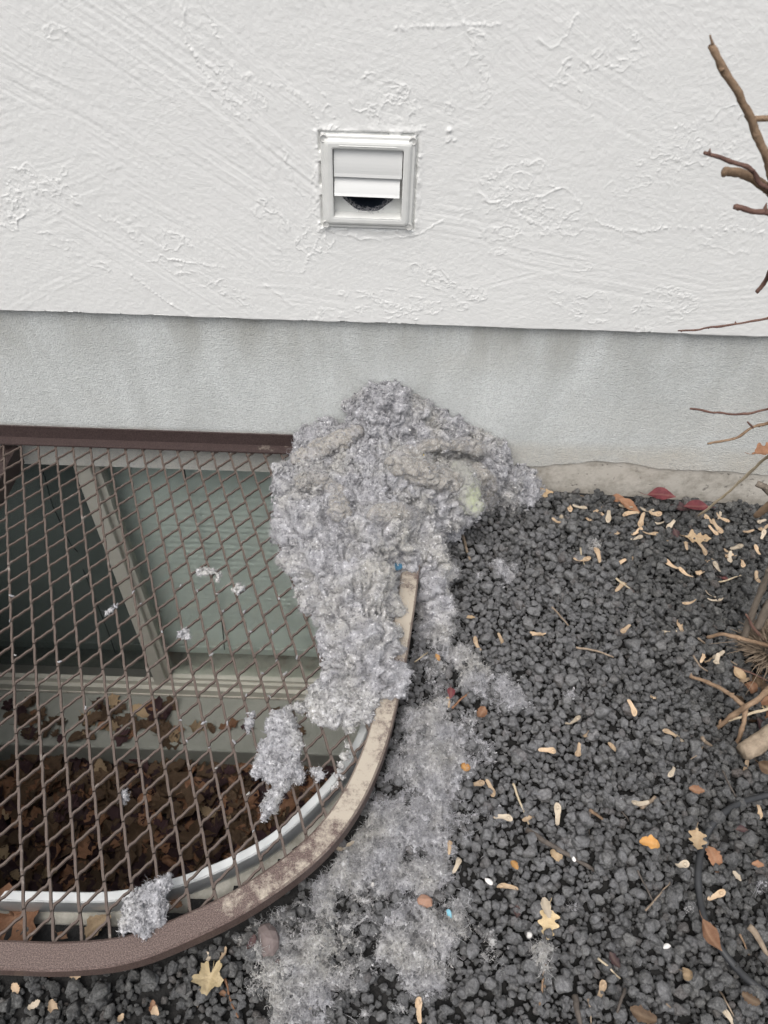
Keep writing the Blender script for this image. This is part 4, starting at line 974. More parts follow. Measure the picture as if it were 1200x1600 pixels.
# ------------------------------------------------------------------ litter: leaves, seeds, twigs
def outline(kind, r):
    t = np.linspace(0, 1, 49 if kind == 'oak' else 15)
    if kind == 'oak':
        w_ = (.05+.30*np.sin(math.pi*t**.75)**.9)*(.80+.24*np.sign(np.cos(t*2*math.pi*3.6+.2))*np.abs(np.cos(t*2*math.pi*3.6+.2))**.7); w_[0] = .015; w_[-1] = .03; w_[1:6] *= .4
    elif kind == 'seed':
        w_ = np.interp(t, [0, .08, .22, .36, .5, .8, .95, 1], [.05, .13, .165, .15, .11, .10, .085, .02])
    elif kind == 'frag':
        w_ = .26*np.sin(math.pi*np.clip(t, .02, .98))**.5*(1+.5*(r.random(15)-.5))
    else:
        w_ = .27*np.sin(math.pi*t**.85)**1.1*(1+.10*(r.random(15)-.5)); w_[0] = .012; w_[-1] = .01
    return t, w_
def leaf_vf(kind, seed, curl=.3, fold=.3, twist=.2):
    "unit-length leaf along +X with a folded, curled blade"
    r = np.random.default_rng(seed)
    if kind == 'maple':
        V, F = [(0, 0, 0)], []; n = 40
        for ring, fr in ((0, .5), (1, 1.0)):
            for k in range(n):
                a = 2*math.pi*k/n; lob = .40+.24*abs(math.cos(2.5*a))**1.4+.05*math.cos(15*a+seed)*ring
                if abs(a-math.pi) < .30: lob *= .45
                x, y = lob*fr*math.cos(a), lob*fr*math.sin(a); rr = math.hypot(x, y)
                V.append((x+.08, y, fold*rr*.5*abs(math.sin(2.5*a))+curl*rr*rr*(1+.6*math.sin(a*2+seed))))
        for k in range(n):
            k2 = (k+1) % n; F.append((0, 1+k, 1+k2)); F.append((1+k, 1+n+k, 1+n+k2, 1+k2))
        st = catmull([(-.02, 0, 0), (-.30, .03, .02), (-.55, .0, .05)], 3); v2, f2 = tube_vf(st, .012, 4); n0 = len(V); V += [tuple(v) for v in v2]; F += [tuple(i+n0 for i in f) for f in f2]
        return np.array(V), F
    t, w_ = outline(kind, r); V, F = [], []; tw = twist*(r.random()-.5)*4; cv = curl*(r.random()*.8+.6)*r.choice([-1, 1, 1])
    bend = (r.random()-.5)*.5
    for i in range(len(t)):
        s_ = t[i]-.5; ang = cv*s_*2.2; x = math.sin(ang)/(cv*2.2) if abs(cv) > .02 else s_; z = (1-math.cos(ang))/(cv*2.2) if abs(cv) > .02 else 0
        for k, q in enumerate((-1, -.5, 0, .5, 1)):
            y = w_[i]*q; zz = fold*abs(y)+.06*(r.random()-.5)*w_[i]+.10*math.sin(9*t[i]+k)*w_[i]*abs(q)
            yr, zr = y*math.cos(tw*s_)-zz*math.sin(tw*s_), y*math.sin(tw*s_)+zz*math.cos(tw*s_); V.append((x, yr+bend*s_*s_, z+zr))
    for i in range(len(t)-1):
        for k in range(4): a = i*5+k; F.append((a, a+5, a+6, a+1))
    if kind == 'seed':
        v2, f2 = box_vf(0, 1, 0, 1, 0, 1); b = IV2*np.array([.10, .09, .07])+np.array([V[3*5][0], V[3*5+2][1], V[3*5+2][2]+.02]); n0 = len(V); V += [tuple(v) for v in b]; F += [tuple(i+n0 for i in f) for f in IF2]
    elif kind in ('oak', 'ovate'):
        a0 = V[2]; v2, f2 = tube_vf([a0, (a0[0]-.12, a0[1]+.01, a0[2]+.01), (a0[0]-.24, a0[1]+.05, a0[2]+.03)], .010, 4); n0 = len(V); V += [tuple(v) for v in v2]; F += [tuple(i+n0 for i in f) for f in f2]
    return np.array(V), F
def place(name, kind, px, py, size, deg, mat, label, cat, seed, curl=.5, fold=.35, tilt=.15, z=None, group=None, lift=.25):
    V, F = leaf_vf(kind, seed, curl, fold); r = np.random.default_rng(seed)
    P = gp(px, py, -.06)
    if z is None: up_ = .002+(size*.15 if kind != 'seed' else .002); P = gp(px, py, float(hz(P[0], P[1]))+up_); zz = float(hz(P[0], P[1]))+up_
    else: P = gp(px, py, z); zz = z
    V = V*size; V[:, 2] -= np.percentile(V[:, 2], 15)
    o = mesh(name, V, F, mat, None, True); o.location = (P[0], P[1], zz); o.rotation_euler = (r.normal(0, tilt), r.normal(0, tilt), -math.radians(deg))
    return tag(o, label, cat, group)
LV = [('maple_leaf', 'maple', 328, 1524, .034, 95, M_LY, 'pale yellow maple leaf on the gravel in front of the rail', .5), ('oak_leaf', 'oak', 856, 1442, .046, 100, M_LOAK, 'pale yellow lobed oak leaf above a lint puff', .35),
      ('curled_leaf', 'frag', 1014, 1320, .034, 10, M_LO, 'bright orange curled leaf with pale stem on the gravel', .6), ('leaf_fragment', 'frag', 801, 1358, .017, 60, M_LO, 'small orange leaf fragment right of the lint', .4),
      ('red_leaf', 'ovate', 1088, 788, .060, 175, M_LR, 'deep red leaf flat against the wall base, rightmost', .2), ('red_leaf', 'ovate', 1030, 783, .062, 15, M_LR, 'deep red leaf between two others at the wall base', .2),
      ('red_leaf', 'ovate', 1062, 795, .045, 20, M_LP, 'dark purple leaf just below the red wall leaves', .3), ('brown_leaf', 'ovate', 985, 785, .058, 30, M_LRUST, 'big reddish brown leaf leaning at the wall base', .3),
      ('brown_leaf', 'ovate', 968, 773, .040, 10, M_LRUST, 'reddish brown leaf behind the big reddish brown one', .3), ('pale_leaf', 'frag', 848, 765, .055, 15, M_LT, 'crumpled pale brown leaf by the tail of the lint heap', .6),
      ('oak_leaf', 'oak', 1089, 843, .055, 12, M_LT, 'tan oak leaf lying among the pale seeds', .4), ('curled_leaf', 'ovate', 1066, 1528, .030, 10, M_LT, 'rolled up tan leaf at the lower right', 2.0),
      ('oak_leaf', 'oak', 1088, 1315, .040, 105, M_LT, 'narrow tan oak leaf lying under the black tube', .5), ('brown_leaf', 'frag', 1114, 1342, .042, 80, M_LRUST, 'curled rust brown leaf inside the bend of the tube', .8),
      ('red_leaf', 'ovate', 704, 1084, .026, 95, M_LR, 'small dark red leaf by the lint patch', .4), ('bark_chip', 'frag', 751, 1120, .030, 120, M_LRUST, 'brown bark chip between the lint patches', .5),
      ('leaf_fragment', 'frag', 727, 1200, .022, 30, M_LO, 'crumpled orange brown leaf bit at the edge of the lint', .9), ('leaf_fragment', 'frag', 684, 1028, .016, 70, M_LO, 'narrow orange leaf bit close to the rail', .3),
      ('brown_leaf', 'ovate', 1100, 1470, .046, 65, M_LRUST, 'reddish brown leaf beside the lower end of the tube', .4), ('brown_leaf', 'frag', 1005, 1586, .036, 20, M_LB, 'torn brown leaf at the bottom edge of the picture', .4),
      ('rust_leaf', 'frag', 1083, 1240, .026, 10, M_LRUST, 'rust orange leaf at the foot of the forked twig', .7), ('purple_leaf', 'ovate', 1058, 830, .028, 85, M_LP, 'small purple leaf standing among the seeds', .3),
      ('purple_leaf', 'ovate', 1136, 895, .020, 15, M_LR, 'tiny dark red leaf near the grey stems', .3), ('brown_leaf', 'frag', 1190, 1068, .050, 100, M_LB, 'dark brown leaf under the bristly crown', .5),
      ('brown_leaf', 'ovate', 1192, 1098, .050, 150, M_LRUST, 'rust brown leaf between the crown and the tan twigs', .6), ('yellow_leaf', 'frag', 1188, 1107, .032, 20, M_LY, 'yellowing leaf edge beneath the rust brown leaf', .5),
      ('purple_leaf', 'ovate', 1195, 1135, .040, 70, M_LP, 'purple leaf right of the forked twig', .4), ('brown_leaf', 'frag', 1180, 1355, .018, 10, M_LRUST, 'rust twig end leaf right of the tube', .4),
      ('grey_leaf', 'frag', 853, 1418, .028, 80, M_SAM2, 'bleached grey leaf half under the yellow oak leaf', .3), ('brown_leaf', 'frag', 870, 1335, .026, 40, M_LT, 'curled tan leaf strip beside the dark stick', .9),
      ('brown_leaf', 'ovate', 1155, 1300, .02, 0, M_LP, 'small dull purple leaf behind the tube', .3), ('brown_leaf', 'ovate', 808, 1425, .020, 95, M_LP, 'small dark brown leaf left of the yellow oak leaf', .4),
      ('brown_leaf', 'frag', 960, 1500, .022, 60, M_LP, 'dark red brown leaf strip with straw at the bottom', .5), ('leaf_fragment', 'frag', 1148, 1372, .016, 60, M_SAM2, 'flat pale grey leaf chip inside the tube bend', .15),
      ('brown_leaf', 'frag', 1175, 1560, .024, 30, M_LB, 'brown leaf scrap beyond the lower end of the tube', .4), ('tan_leaf', 'frag', 735, 965, .018, 10, M_LT, 'tan leaf chip on the dusty gravel beside the heap', .3)]
for k, (nm, kd, x, y, s, dg, mt, lb, cu) in enumerate(LV): place(nm, kd, x, y, s, dg, mt, lb, 'leaf', 500+k, cu)
CL = [(1188, 1052, 'brown', M_LB), (1172, 1075, 'rust', M_LRUST), (1195, 1078, 'brown', M_LB), (1178, 1118, 'brown', M_LB), (1196, 1128, 'rust', M_LRUST), (1160, 1092, 'brown', M_LB), (1192, 1210, 'brown', M_LB), (1185, 985, 'tan', M_LT), (1196, 945, 'brown', M_LB), (1150, 1060, 'tan', M_LT)]
for k, (x, y, cn, mt) in enumerate(CL): place('crumpled_leaf', ('ovate', 'frag', 'oak')[k % 3], x, y, .030+.004*(k % 4), k*67, mt, f'crumpled dry {cn} leaf in the litter under the shrub', 'leaf', 580+k, 1.3, .6, .4, None, f'crumpled {cn} leaves under the shrub')
# in the gap between the steel rim and the rail
place('crumpled_leaf', 'maple', 22, 1432, .070, 30, M_LRUST, 'crumpled rust orange leaf in the gap at the left of the steel rim', 'leaf', 561, .9, .6, .3, -.072)
place('torn_leaf', 'frag', 152, 1447, .046, -35, M_LT, 'torn tan leaf under the mesh between rim and rail', 'leaf', 562, .4, .3, .2, -.066)
place('brown_leaf', 'ovate', 98, 1462, .018, 20, M_LRUST, 'small rust leaf bit tucked behind the front rail', 'leaf', 563, .4, .3, .2, -.062)
place('brown_leaf', 'frag', 275, 1412, .022, 20, M_LRUST, 'rust leaf bit beneath the mesh right of the lint clump', 'leaf', 564, .4, .3, .2, -.066)
LF = [(15, 1530, M_LT), (25, 1545, M_SAM), (88, 1520, M_LRUST), (100, 1525, M_SAM2), (117, 1524, M_SAM), (83, 1575, M_SAM), (188, 1592, M_SAM), (54, 1570, M_SAM2), (22, 1502, M_SAM2), (325, 1495, M_SAM2), (350, 1490, M_SAM), (422, 1535, M_SAM), (345, 1548, M_LRUST), (240, 1575, M_LRUST), (395, 1475, M_LP), (437, 1503, M_PINK), (243, 1580, M_SAM)]
for k, (x, y, mt) in enumerate(LF): place('leaf_scrap', 'frag', x, y, .014+.008*(k % 3)/2, k*47, mt, 'small dry leaf scrap on the gravel in front of the grate', 'leaf', 600+k, .6, .3, .3, None, 'leaf scraps before the grate')
SM = [(890, 790), (907, 787), (915, 778), (923, 813), (943, 800), (950, 810), (977, 793), (987, 802), (1003, 811), (965, 827), (998, 824), (1020, 808), (1028, 817), (1050, 815), (1042, 837), (993, 844), (1017, 832), (932, 871), (972, 873), (990, 872), (1047, 883),
      (1105, 817), (1112, 833), (1133, 792), (1167, 833), (1197, 820), (1142, 867), (1160, 880), (1183, 860), (1108, 875), (1083, 857), (1093, 895), (1117, 893), (1067, 903), (1112, 928), (1118, 937), (1070, 957), (1065, 977), (1048, 983), (975, 987), (972, 913), (910, 873),
      (867, 823), (840, 993), (1100, 1023), (1108, 1033), (1120, 1028), (1183, 900), (1140, 862), (1118, 825), (1102, 850), (1135, 872), (1150, 855), (1193, 835), (1075, 845), (880, 800), (935, 790), (1010, 796), (1125, 815), (1190, 812),
      (1018, 1092), (987, 1107), (897, 1125), (917, 1150), (960, 1170), (900, 1182), (1047, 1145), (1063, 1153), (1047, 1210), (1162, 1062), (1182, 1200), (1165, 1200), (852, 1180), (1115, 1040), (1063, 1353), (768, 1228), (744, 1226), (540, 1324), (714, 1352), (790, 1394), (654, 1578), (490, 1596),
      (784, 992), (744, 1008), (840, 994), (782, 1288), (826, 1280), (1000, 1255), (870, 1275), (1190, 1265), (1140, 1590), (940, 1548), (1120, 1398), (700, 1330)]
MARKS = [(1088, 788, 'the deep red leaf rightmost'), (1030, 783, 'the middle red wall leaf'), (985, 785, 'the big reddish brown leaf'), (848, 765, 'the crumpled pale leaf'), (1089, 843, 'the tan oak leaf'), (1136, 895, 'the tiny dark red leaf'), (1165, 985, 'the grey shrub stems'),
         (1150, 1115, 'the tan forked twig'), (1160, 1176, 'the cut log'), (1099, 1318, 'the bend of the black tube'), (1014, 1320, 'the bright orange leaf'), (856, 1442, 'the yellow oak leaf'), (880, 1330, 'the thick dark stick'), (812, 1255, 'the long straw stalk'), (930, 1020, 'the long grey twig'),
         (991, 912, 'the reddish lava stone'), (875, 965, 'the thin grey twig'), (640, 1000, 'the exposed rail'), (760, 1050, 'the round lint patch'), (795, 878, 'the small lint puff'), (662, 1413, 'the rust pebble'), (480, 1568, 'the lint at the bottom edge'), (936, 832, 'the lint tuft near the wall')]
_seen = {}
def where_seed(x, y):
    d, mx, my, nm = min(((x-a)**2+(y-b)**2, a, b, c) for a, b, c in MARKS)
    dx_, dy_ = x-mx, y-my
    side = ('just beside' if d < 120 else 'left of' if dx_ < -abs(dy_) else 'right of' if dx_ > abs(dy_) else 'above' if dy_ < 0 else 'below')
    n = _seen[(nm, side)] = _seen.get((nm, side), 0)+1
    return f'pale tan winged seed {("", "second ", "third ", "fourth ", "fifth ", "sixth ", "seventh ")[min(n-1, 6)]}nearest, {side} {nm}'.replace('seed nearest,', 'seed lying')
SM = sorted(SM, key=lambda q: min((q[0]-a)**2+(q[1]-b)**2 for a, b, c in MARKS))
for k, (x, y) in enumerate(SM):
    lb, g = where_seed(x, y), 'winged seeds on the gravel'
    place('winged_seed', 'seed', x, y, random.uniform(.029, .041) if y < 960 else random.uniform(.026, .036), random.uniform(0, 360), M_SAM if k % 3 else M_SAM2, lb, 'seed', 700+k, .5, .25, .22, None, g)
# odd bits
scrap('rust_pebble', 'rust coloured pebble lying on the grey lint', 'pebble', 662, 1413, .011, M_PEB, 31, False, .5)
scrap('light_blue_scrap', 'light blue crumpled paper scrap on the gravel', 'scrap', 702, 1428, .007, M_LBLUE, 32, False, .7)
scrap('white_seed', 'white oval seed on the lint near the bottom', 'seed', 679, 1468, .0085, M_WHITE, 33, False, .4)
scrap('tan_chip', 'tan chip beside the white oval seed', 'chip', 665, 1464, .009, M_SAM, 34, False, .3)
scrap('white_strip', 'narrow white paper strip lying on the lint', 'scrap', 585, 1384, .007, M_WHITE, 35, False, .3)
scrap('white_tissue', 'small white tissue crumb between gravel and tan seed', 'scrap', 764, 1378, .007, M_WHITE, 36, False, .8)
scrap('white_chip', 'small white stone chip left of the oak leaf', 'chip', 826, 1463, .0055, M_WHITE, 37, False, .6)
scrap('white_chip', 'bright white stone chip at the lower right', 'chip', 1038, 1482, .0055, M_WHITE, 38, False, .7)
scrap('white_chip', 'white stone chip near the dark stick', 'chip', 894, 1347, .0045, M_WHITE, 39, False, .6)
scrap('white_seed', 'small white seed right of the grate rail', 'seed', 700, 942, .006, M_WHITE, 40, False, .4)
scrap('pink_stone', 'large dusty pinkish stone beside the front rail', 'stone', 418, 1470, .020, M_PINK, 41, False, .7)
scrap('pink_stone', 'small pink stone below the large pinkish stone', 'stone', 436, 1502, .010, M_PINK, 42, False, .7)
scrap('red_stone', 'reddish lava stone among the grey ones near the middle', 'stone', 991, 912, .013, M_PINK, 43, False, .8)
def twig(label, pts, rpx, mat, name='twig', z=None, wobble=.0015, cat='twig', ext=None, group=None):
    W = []
    for q in pts:
        if len(q) == 3: W.append(wp(q[0], q[1], q[2]))
        else:
            P = gp(q[0], q[1], -.06); h = float(hz(P[0], P[1])); P = gp(q[0], q[1], h); P[2] = h+.003; W.append(P)
    k = F_PX/((W[len(W)//2]-EYE) @ fwd); P = catmull(W, 5); P += wobble*(np.stack([vnoise(P, 90, s) for s in (1, 2, 3)], 1)-.5)*2
    r = rpx/k*np.linspace(1.0, .62, len(P)); V, F = tube_vf(P, r, 6); c0 = P.mean(0); o = mesh(name, np.array(V)-c0, F, mat, None, True); o.location = c0
    return tag(o, label, cat, group)
TW = [('straw stalk lying across the gravel near the middle', [(800, 1224), (812, 1252), (826, 1290)], 2.2, M_STRAW), ('thick dark stick lying flat on the gravel', [(822, 1298), (868, 1326), (930, 1362)], 5, M_TWIGD),
      ('thin twig end at the top of the open gravel', [(962, 905), (983, 921)], 2, M_STRAW), ('short upright twig beside the tail of the lint', [(906, 857), (912, 885)], 1.5, M_STRAW), ('thin grey twig on the dusty gravel', [(862, 950), (876, 965), (888, 980)], 1.6, M_TWIG),
      ('long thin grey twig in the middle of the gravel', [(900, 1013), (930, 1018), (958, 1029)], 2, M_TWIG), ('pale splinter near the grey stems', [(1118, 912), (1140, 906), (1160, 898)], 1.6, M_STRAW),
      ('reddish pine needle below the oak leaf lint puff', [(850, 1505), (846, 1540), (843, 1570)], 2.5, M_BARK), ('second shorter reddish needle beside the first', [(853, 1506), (851, 1545)], 2, M_BARK),
      ('pale straw with a red tip at the bottom', [(934, 1498), (952, 1514), (968, 1530)], 2, M_STRAW), ('thin dark twig crossing another at the lower middle', [(995, 1360), (1010, 1392), (1023, 1420)], 1.6, M_TWIGD),
      ('thin grey twig crossed by a dark one', [(1008, 1424), (1030, 1400), (1046, 1380)], 1.6, M_TWIG), ('forked dark twig near the cut log', [(1095, 1155), (1112, 1168), (1136, 1186)], 3, M_TWIG), ('thin bent twig near the forked dark twig', [(1100, 1155), (1094, 1175), (1078, 1188)], 1.4, M_TWIG),
      ('dark thin stem beneath the forked tan twig', [(1128, 1205), (1140, 1230), (1152, 1252)], 1.8, M_TWIGD), ('weathered wood splinter right of the tube', [(1170, 1448), (1186, 1472), (1203, 1502)], 6, M_TWIG), ('tan needle beside the wood splinter', [(1155, 1460), (1170, 1494)], 1.8, M_BARK),
      ('short stick standing between heap and gravel', [(722, 838), (728, 856), (734, 876)], 3, M_TWIG), ('dark bark stick at the bottom edge', [(897, 1555), (902, 1578), (908, 1604)], 6, M_TWIGD), ('thin straw at the bottom edge', [(919, 1560), (922, 1600)], 2, M_TWIG),
      ('short pale twig near the tube start', [(1000, 1262), (1014, 1254), (1024, 1246)], 4, M_TWIG), ('small tan twig left of the pale one', [(922, 1268), (944, 1284)], 3, M_BARK), ('thin twig upright in the gravel', [(921, 1270), (921, 1305)], 1.4, M_TWIGD),
      ('pale splinter lying close to the rail', [(647, 1036), (660, 1026), (668, 1020)], 1.4, M_STRAW), ('brown twig beside the small dark red leaf', [(706, 1108), (718, 1096), (732, 1084)], 2, M_LRUST), ('tan stalk under the small dark red leaf', [(700, 1090), (701, 1108)], 3, M_SAM),
      ('thin dark twig lying right of the dark stick', [(960, 1258), (975, 1274), (984, 1284)], 1.4, M_TWIGD), ('thin straw in front of the maple leaf', [(312, 1545), (310, 1575)], 1.6, M_TWIG), ('reddish stalk right of the maple leaf', [(352, 1530), (360, 1560), (372, 1590)], 2, M_LRUST),
      ('thin dry stalk under the seeds near the shrub', [(1090, 998), (1115, 1018), (1150, 1040)], 1.6, M_TWIG), ('thin brown stalk reaching from the crown', [(1142, 1042), (1170, 1052), (1205, 1068)], 2, M_BARK_R), ('curved dead stem below the seeds', [(1083, 1026), (1092, 1040), (1104, 1050)], 1.8, M_TWIG),
      ('dark twig upright under the tan fork', [(1170, 1055), (1176, 1080), (1180, 1100)], 1.8, M_TWIGD), ('dead stem left of the rust brown leaf', [(1135, 1055), (1155, 1066), (1170, 1078)], 2.6, M_TWIG), ('dark bent root on the gravel at the lower edge', [(975, 1545), (968, 1570), (960, 1600)], 3, M_TWIGD),
      ('thin twig near the white stone chip', [(1040, 1570), (1060, 1585)], 1.5, M_TWIG), ('thin twig lying at lower right corner', [(1122, 1548), (1135, 1568), (1147, 1590)], 1.8, M_TWIG)]
for l_, p_, r_, m_ in TW: twig(l_, p_, r_, m_)
# drip tube
W = []
for q in [(1222, 1238), (1185, 1246), (1150, 1258), (1118, 1282), (1099, 1318), (1091, 1360), (1093, 1400), (1102, 1440), (1122, 1476), (1150, 1512), (1180, 1540), (1225, 1570)]:
    P = gp(q[0], q[1], -.06); h = float(blur(H[max(0, int((P[1]-HY0)/CELL)-6):int((P[1]-HY0)/CELL)+7, int((P[0]-HX0)/CELL)-6:int((P[0]-HX0)/CELL)+7], 2).mean()); P = gp(q[0], q[1], h+.006); W.append(P)
W = catmull(W, 8); V, F = tube_vf(W, .0052, 12); o = mesh('drip_tube', V, F, M_TUBE, None, True); tag(o, 'black irrigation tube curving over the gravel at the right', 'tube')
# cut log
W = [gp(1160, 1176, -.075), gp(1180, 1163, -.07), gp(1205, 1148, -.066), gp(1260, 1118, -.06)]; W = catmull(W, 6); k = F_PX/((W[0]-EYE) @ fwd)
V, F = tube_vf(W, 15/k*np.array([.86]+[1.0]*(len(W)-1)), 18); V = np.array(V); V += .010*(np.stack([fbm(V*np.array([.5, .5, 1]), 90, s, 4) for s in (1, 2, 3)], 1)-.5); o = mesh('cut_log', V, F, M_WOOD, None, True); tag(o, 'short pale sawn off branch lying on the gravel', 'log')

# ------------------------------------------------------------------ bare shrub at the right
base = gp(1196, 1022, -.09); base[0] += .0
shrub = empty('bare_shrub', base); tag(shrub, 'bare leafless shrub with cut tan stems reaching in from the right', 'shrub'); ST = Matrix.Translation(-Vector(base))
def branch(pts, rpx, mat, taper=.6, buds=0, seed=0, name='branch'):
    W = []
    for q in pts: W.append(wp(q[0], q[1], q[2]) if q[2] < 5 else gp(q[0], q[1], q[2]-10))
    k = F_PX/((W[0]-EYE) @ fwd); P = catmull(W, 7); r = rpx*.86/k*np.linspace(taper, 1.15, len(P)); P = P+.0016*(np.stack([vnoise(P, 60, s+seed) for s in (1, 2, 3)], 1)-.5)*2
    rr = r*(1+.22*(vnoise(P, 130, seed)-.5)+.28*np.exp(-((vnoise(P, 38, seed+2)-.5)/.05)**2)); rr[0] *= .8; VF = [tube_vf(P, rr, 10)]; VF[0] = ((lambda v: v+.12*rpx/k*(np.stack([vnoise(v, 420, s) for s in (4, 5, 6)], 1)-.5)*2)(np.array(VF[0][0])), VF[0][1]); R_ = np.random.default_rng(seed)
    for b in range(buds):
        i = int((b+.3)/buds*(len(P)-3)); d = R_.normal(size=3); d /= np.linalg.norm(d); VF.append(tube_vf([P[i], P[i]+d*r[i]*1.5, P[i]+d*r[i]*2.1+np.array([0, 0, r[i]])], [r[i]*1.1, r[i]*.7, r[i]*.2], 6))
    o = mesh(name, *join_vf(VF), mat, shrub, True); o.matrix_parent_inverse = ST; return o
y1, y2, y3 = -.58, -.34, -.28
branch([(1109, 56, y1), (1113, 70, y1)], 2.5, M_BARK, .6, 0, 1)
branch([(1113, 68, y1), (1148, 138, y1), (1170, 182, y1), (1186, 215, y1), (1203, 262, y1), (1225, 330, y1), (1255, 470, -.55), (1268, 700, -.5), (1245, 900, -.46), (1215, 1015, -.44)], 8.5, M_BARK, .8, 5, 2)
branch([(1225, 182, y1), (1203, 186, y1), (1180, 186, y1)], 5, M_BARK, .9, 1, 3)
branch([(1101, 239, y1), (1124, 243, y1), (1160, 258, y1), (1185, 280, y1), (1215, 315, y1), (1245, 420, -.56), (1262, 560, -.53)], 4.0, M_BARK_R, .9, 3, 4)
branch([(1131, 263, y1+.01), (1165, 275, y1+.01), (1200, 298, y1+.01), (1240, 340, y1+.01)], 8, M_BARK, .95, 3, 5)
branch([(1147, 325, y1), (1172, 328, y1), (1205, 335, y1), (1248, 365, y1)], 5, M_BARK_R, .9, 2, 6)
branch([(1183, 457, -.5), (1196, 440, -.5), (1215, 405, -.52), (1240, 380, -.54)], 4.5, M_BARK_R, .8, 2, 7)
branch([(1059, 516, y2), (1100, 514, y2), (1150, 507, y2), (1205, 496, y2), (1262, 484, -.4)], 1.9, M_BARK_R, .9, 4, 8)
branch([(1079, 637, y3), (1120, 645, y3), (1155, 648, y3), (1205, 637, y3), (1265, 615, -.34)], 2.0, M_BARK_R, .9, 5, 9)
branch([(1106, 693, y3), (1150, 684, y3), (1178, 668, y3), (1205, 659, y3), (1265, 640, -.34)], 2.3, M_BARK, .9, 5, 10)
branch([(1168, 659, y3), (1176, 669, y3)], 1.8, M_BARK_R, .8, 0, 11)
branch([(1092, 806, -.13), (1130, 776, -.17), (1165, 744, -.2), (1205, 708, -.24), (1262, 660, -.3)], 2.2, M_STRAW, .8, 2, 12)
branch([(1183, 756, -.3), (1210, 770, -.32), (1260, 800, -.4)], 6.5, M_BARK_G, .95, 1, 13); branch([(1181, 806, -.3), (1205, 788, -.32), (1250, 750, -.35)], 6.5, M_BARK, .95, 0, 14)
branch([(1230, 830, -.40), (1203, 890, -.405), (1182, 940, -.41), (1166, 985, -.42), (1158, 1012, -.425)], 6.5, M_BARK_G, .8, 1, 15)
branch([(1245, 880, -.41), (1205, 940, -.42), (1182, 982, -.425)], 7.5, M_BARK_G, .8, 1, 16)
branch([(1104, 995, -.44), (1130, 992, -.45), (1165, 999, -.46), (1205, 1010, -.45)], 3.2, M_BARK, .9, 2, 17); branch([(1164, 960, -.42), (1176, 978, -.43), (1194, 1000, -.44)], 2.2, M_BARK_R, .9, 1, 18)
branch([(1076, 1057, -.50), (1108, 1067, -.52), (1140, 1085, -.55), (1166, 1104, -.57)], 3.6, M_BARK, .8, 3, 19)
branch([(1117, 1139, -.58), (1148, 1117, -.575), (1182, 1093, -.57), (1230, 1058, -.52)], 4.6, M_BARK, .9, 2, 20)
branch([(1136, 1128, -.58), (1170, 1115, -.58), (1205, 1106, -.57), (1250, 1092, -.52)], 2.6, M_STRAW, .9, 1, 21)
branch([(1104, 1241, -.67), (1126, 1206, -.65), (1148, 1168, -.62), (1160, 1140, -.60), (1166, 1104, -.57)], 3.6, M_BARK, .8, 3, 22)
# bristly crown of dead stalks
r_ = np.random.default_rng(17); n = 1100; d = r_.normal(size=(n, 3)); d[:, 2] = np.abs(d[:, 2])*.8; d /= np.linalg.norm(d, axis=1)[:, None]
c0 = np.array(base)+np.array([.010, .0, .012]); P0 = c0+d*np.array([.034, .034, .026])
o = curls('dead_stalks', P0, d, .028, .00075, M_TWIG, shrub, 5, .10, 2.6, 18, None); o.matrix_parent_inverse = ST
V = IV3*np.array([.036, .036, .028])*(1+.5*(fbm(IV3, 3, 5)-.5))[:, None]+c0; o = mesh('crown', V, IF3, M_TWIGD, shrub, True); o.matrix_parent_inverse = ST
V, F = leaf_vf('oak', 901, .5, .4); o = mesh('dead_leaf', V*.05+wp(1199, 706, -.25), F, M_LRUST, shrub, True); o.matrix_parent_inverse = ST

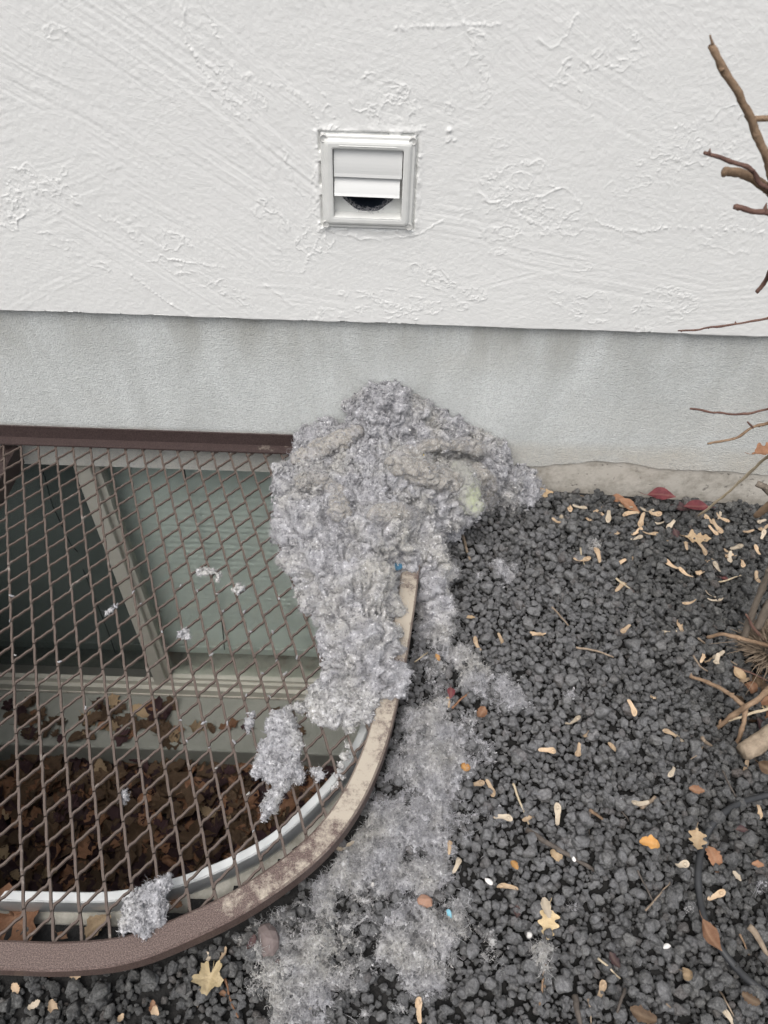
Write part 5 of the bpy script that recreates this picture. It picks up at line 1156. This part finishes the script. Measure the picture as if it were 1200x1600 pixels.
# ------------------------------------------------------------------ leaves at the bottom of the well
kinds = ['oak', 'maple', 'frag', 'ovate', 'oak', 'maple', 'frag', 'oak']; mats = [M_LB, M_LB, M_LP, M_LT, M_LB, M_LRUST]
protoL = []
for k, kd in enumerate(kinds):
    V, F = leaf_vf(kd, 950+k, .6, .45, .3); V[:, 2] -= np.percentile(V[:, 2], 20)
    for mt in (M_LB, M_LP, M_LB if k % 2 else M_LT, M_LRUST if k % 3 == 0 else M_LB):
        me = bpy.data.meshes.new('dead_leaf'); me.from_pydata(V.tolist(), [], F); me.polygons.foreach_set('use_smooth', np.ones(len(F), bool)); me.materials.append(mt); protoL.append((me, V, F))
r = np.random.default_rng(33); WIN = close(outset(WELL, -.02))
def spots(n, x0, x1, y0, y1):
    out = []
    while len(out) < n:
        q = np.stack([r.uniform(x0, x1, 200), r.uniform(y0, y1, 200)], 1); out += q[inside(q, WIN)].tolist()
    return out[:n]
VFs = {0: [], 1: [], 2: []}
for x, y in spots(1500, -1.2, .02, -.91, -.175):
    me, V, F = protoL[r.integers(len(protoL))]; a = r.uniform(0, 6.28); s_ = r.uniform(.045, .09); R_ = np.array(Matrix.Rotation(a, 3, 'Z') @ Matrix.Rotation(r.normal(0, .35), 3, 'X'))
    VFs[r.integers(3)].append(((V*s_) @ R_.T+np.array([x, y, -1.262+r.uniform(0, .022)]), F))
for k, mt in ((0, M_LB), (1, M_LP), (2, M_LRUST)):
    o = mesh('leaf_litter', *join_vf(VFs[k]), mt, fl, True); o['kind'] = 'stuff'
for x, y in spots(232, -1.15, .02, -.90, -.175):
    me, V, F = protoL[r.integers(len(protoL))]; o = link(bpy.data.objects.new('fallen_leaf', me)); o.location = (x, y, -1.236+r.uniform(0, .014)); o.rotation_euler = (r.normal(0, .3), r.normal(0, .3), r.uniform(0, 6.28)); s_ = r.uniform(.045, .095); o.scale = (s_, s_, s_)
    c_ = {'brown_leaf': 'brown', 'purple_leaf': 'dark purple', 'tan_leaf': 'tan', 'rust_leaf': 'rust'}[me.materials[0].name]
    tag(o, f'{c_} dead leaf lying on the floor of the window well', 'leaf', f'{c_} leaves on the well floor')
for x, y in [(r.uniform(-1.2, -.62) if k < 58 else r.uniform(-.62, -.2), r.uniform(-.155, -.02)) for k in range(66)]:
    me, V, F = protoL[r.integers(len(protoL))]; o = link(bpy.data.objects.new('fallen_leaf', me)); o.location = (x, y, -1.142+r.uniform(0, .006)); o.rotation_euler = (r.normal(0, .2), r.normal(0, .2), r.uniform(0, 6.28)); s_ = r.uniform(.035, .075); o.scale = (s_, s_, s_)
    c_ = {'brown_leaf': 'brown', 'purple_leaf': 'dark purple', 'tan_leaf': 'tan', 'rust_leaf': 'rust'}[me.materials[0].name]
    tag(o, f'{c_} dead leaf on the concrete ledge under the window', 'leaf', f'{c_} leaves on the concrete ledge')
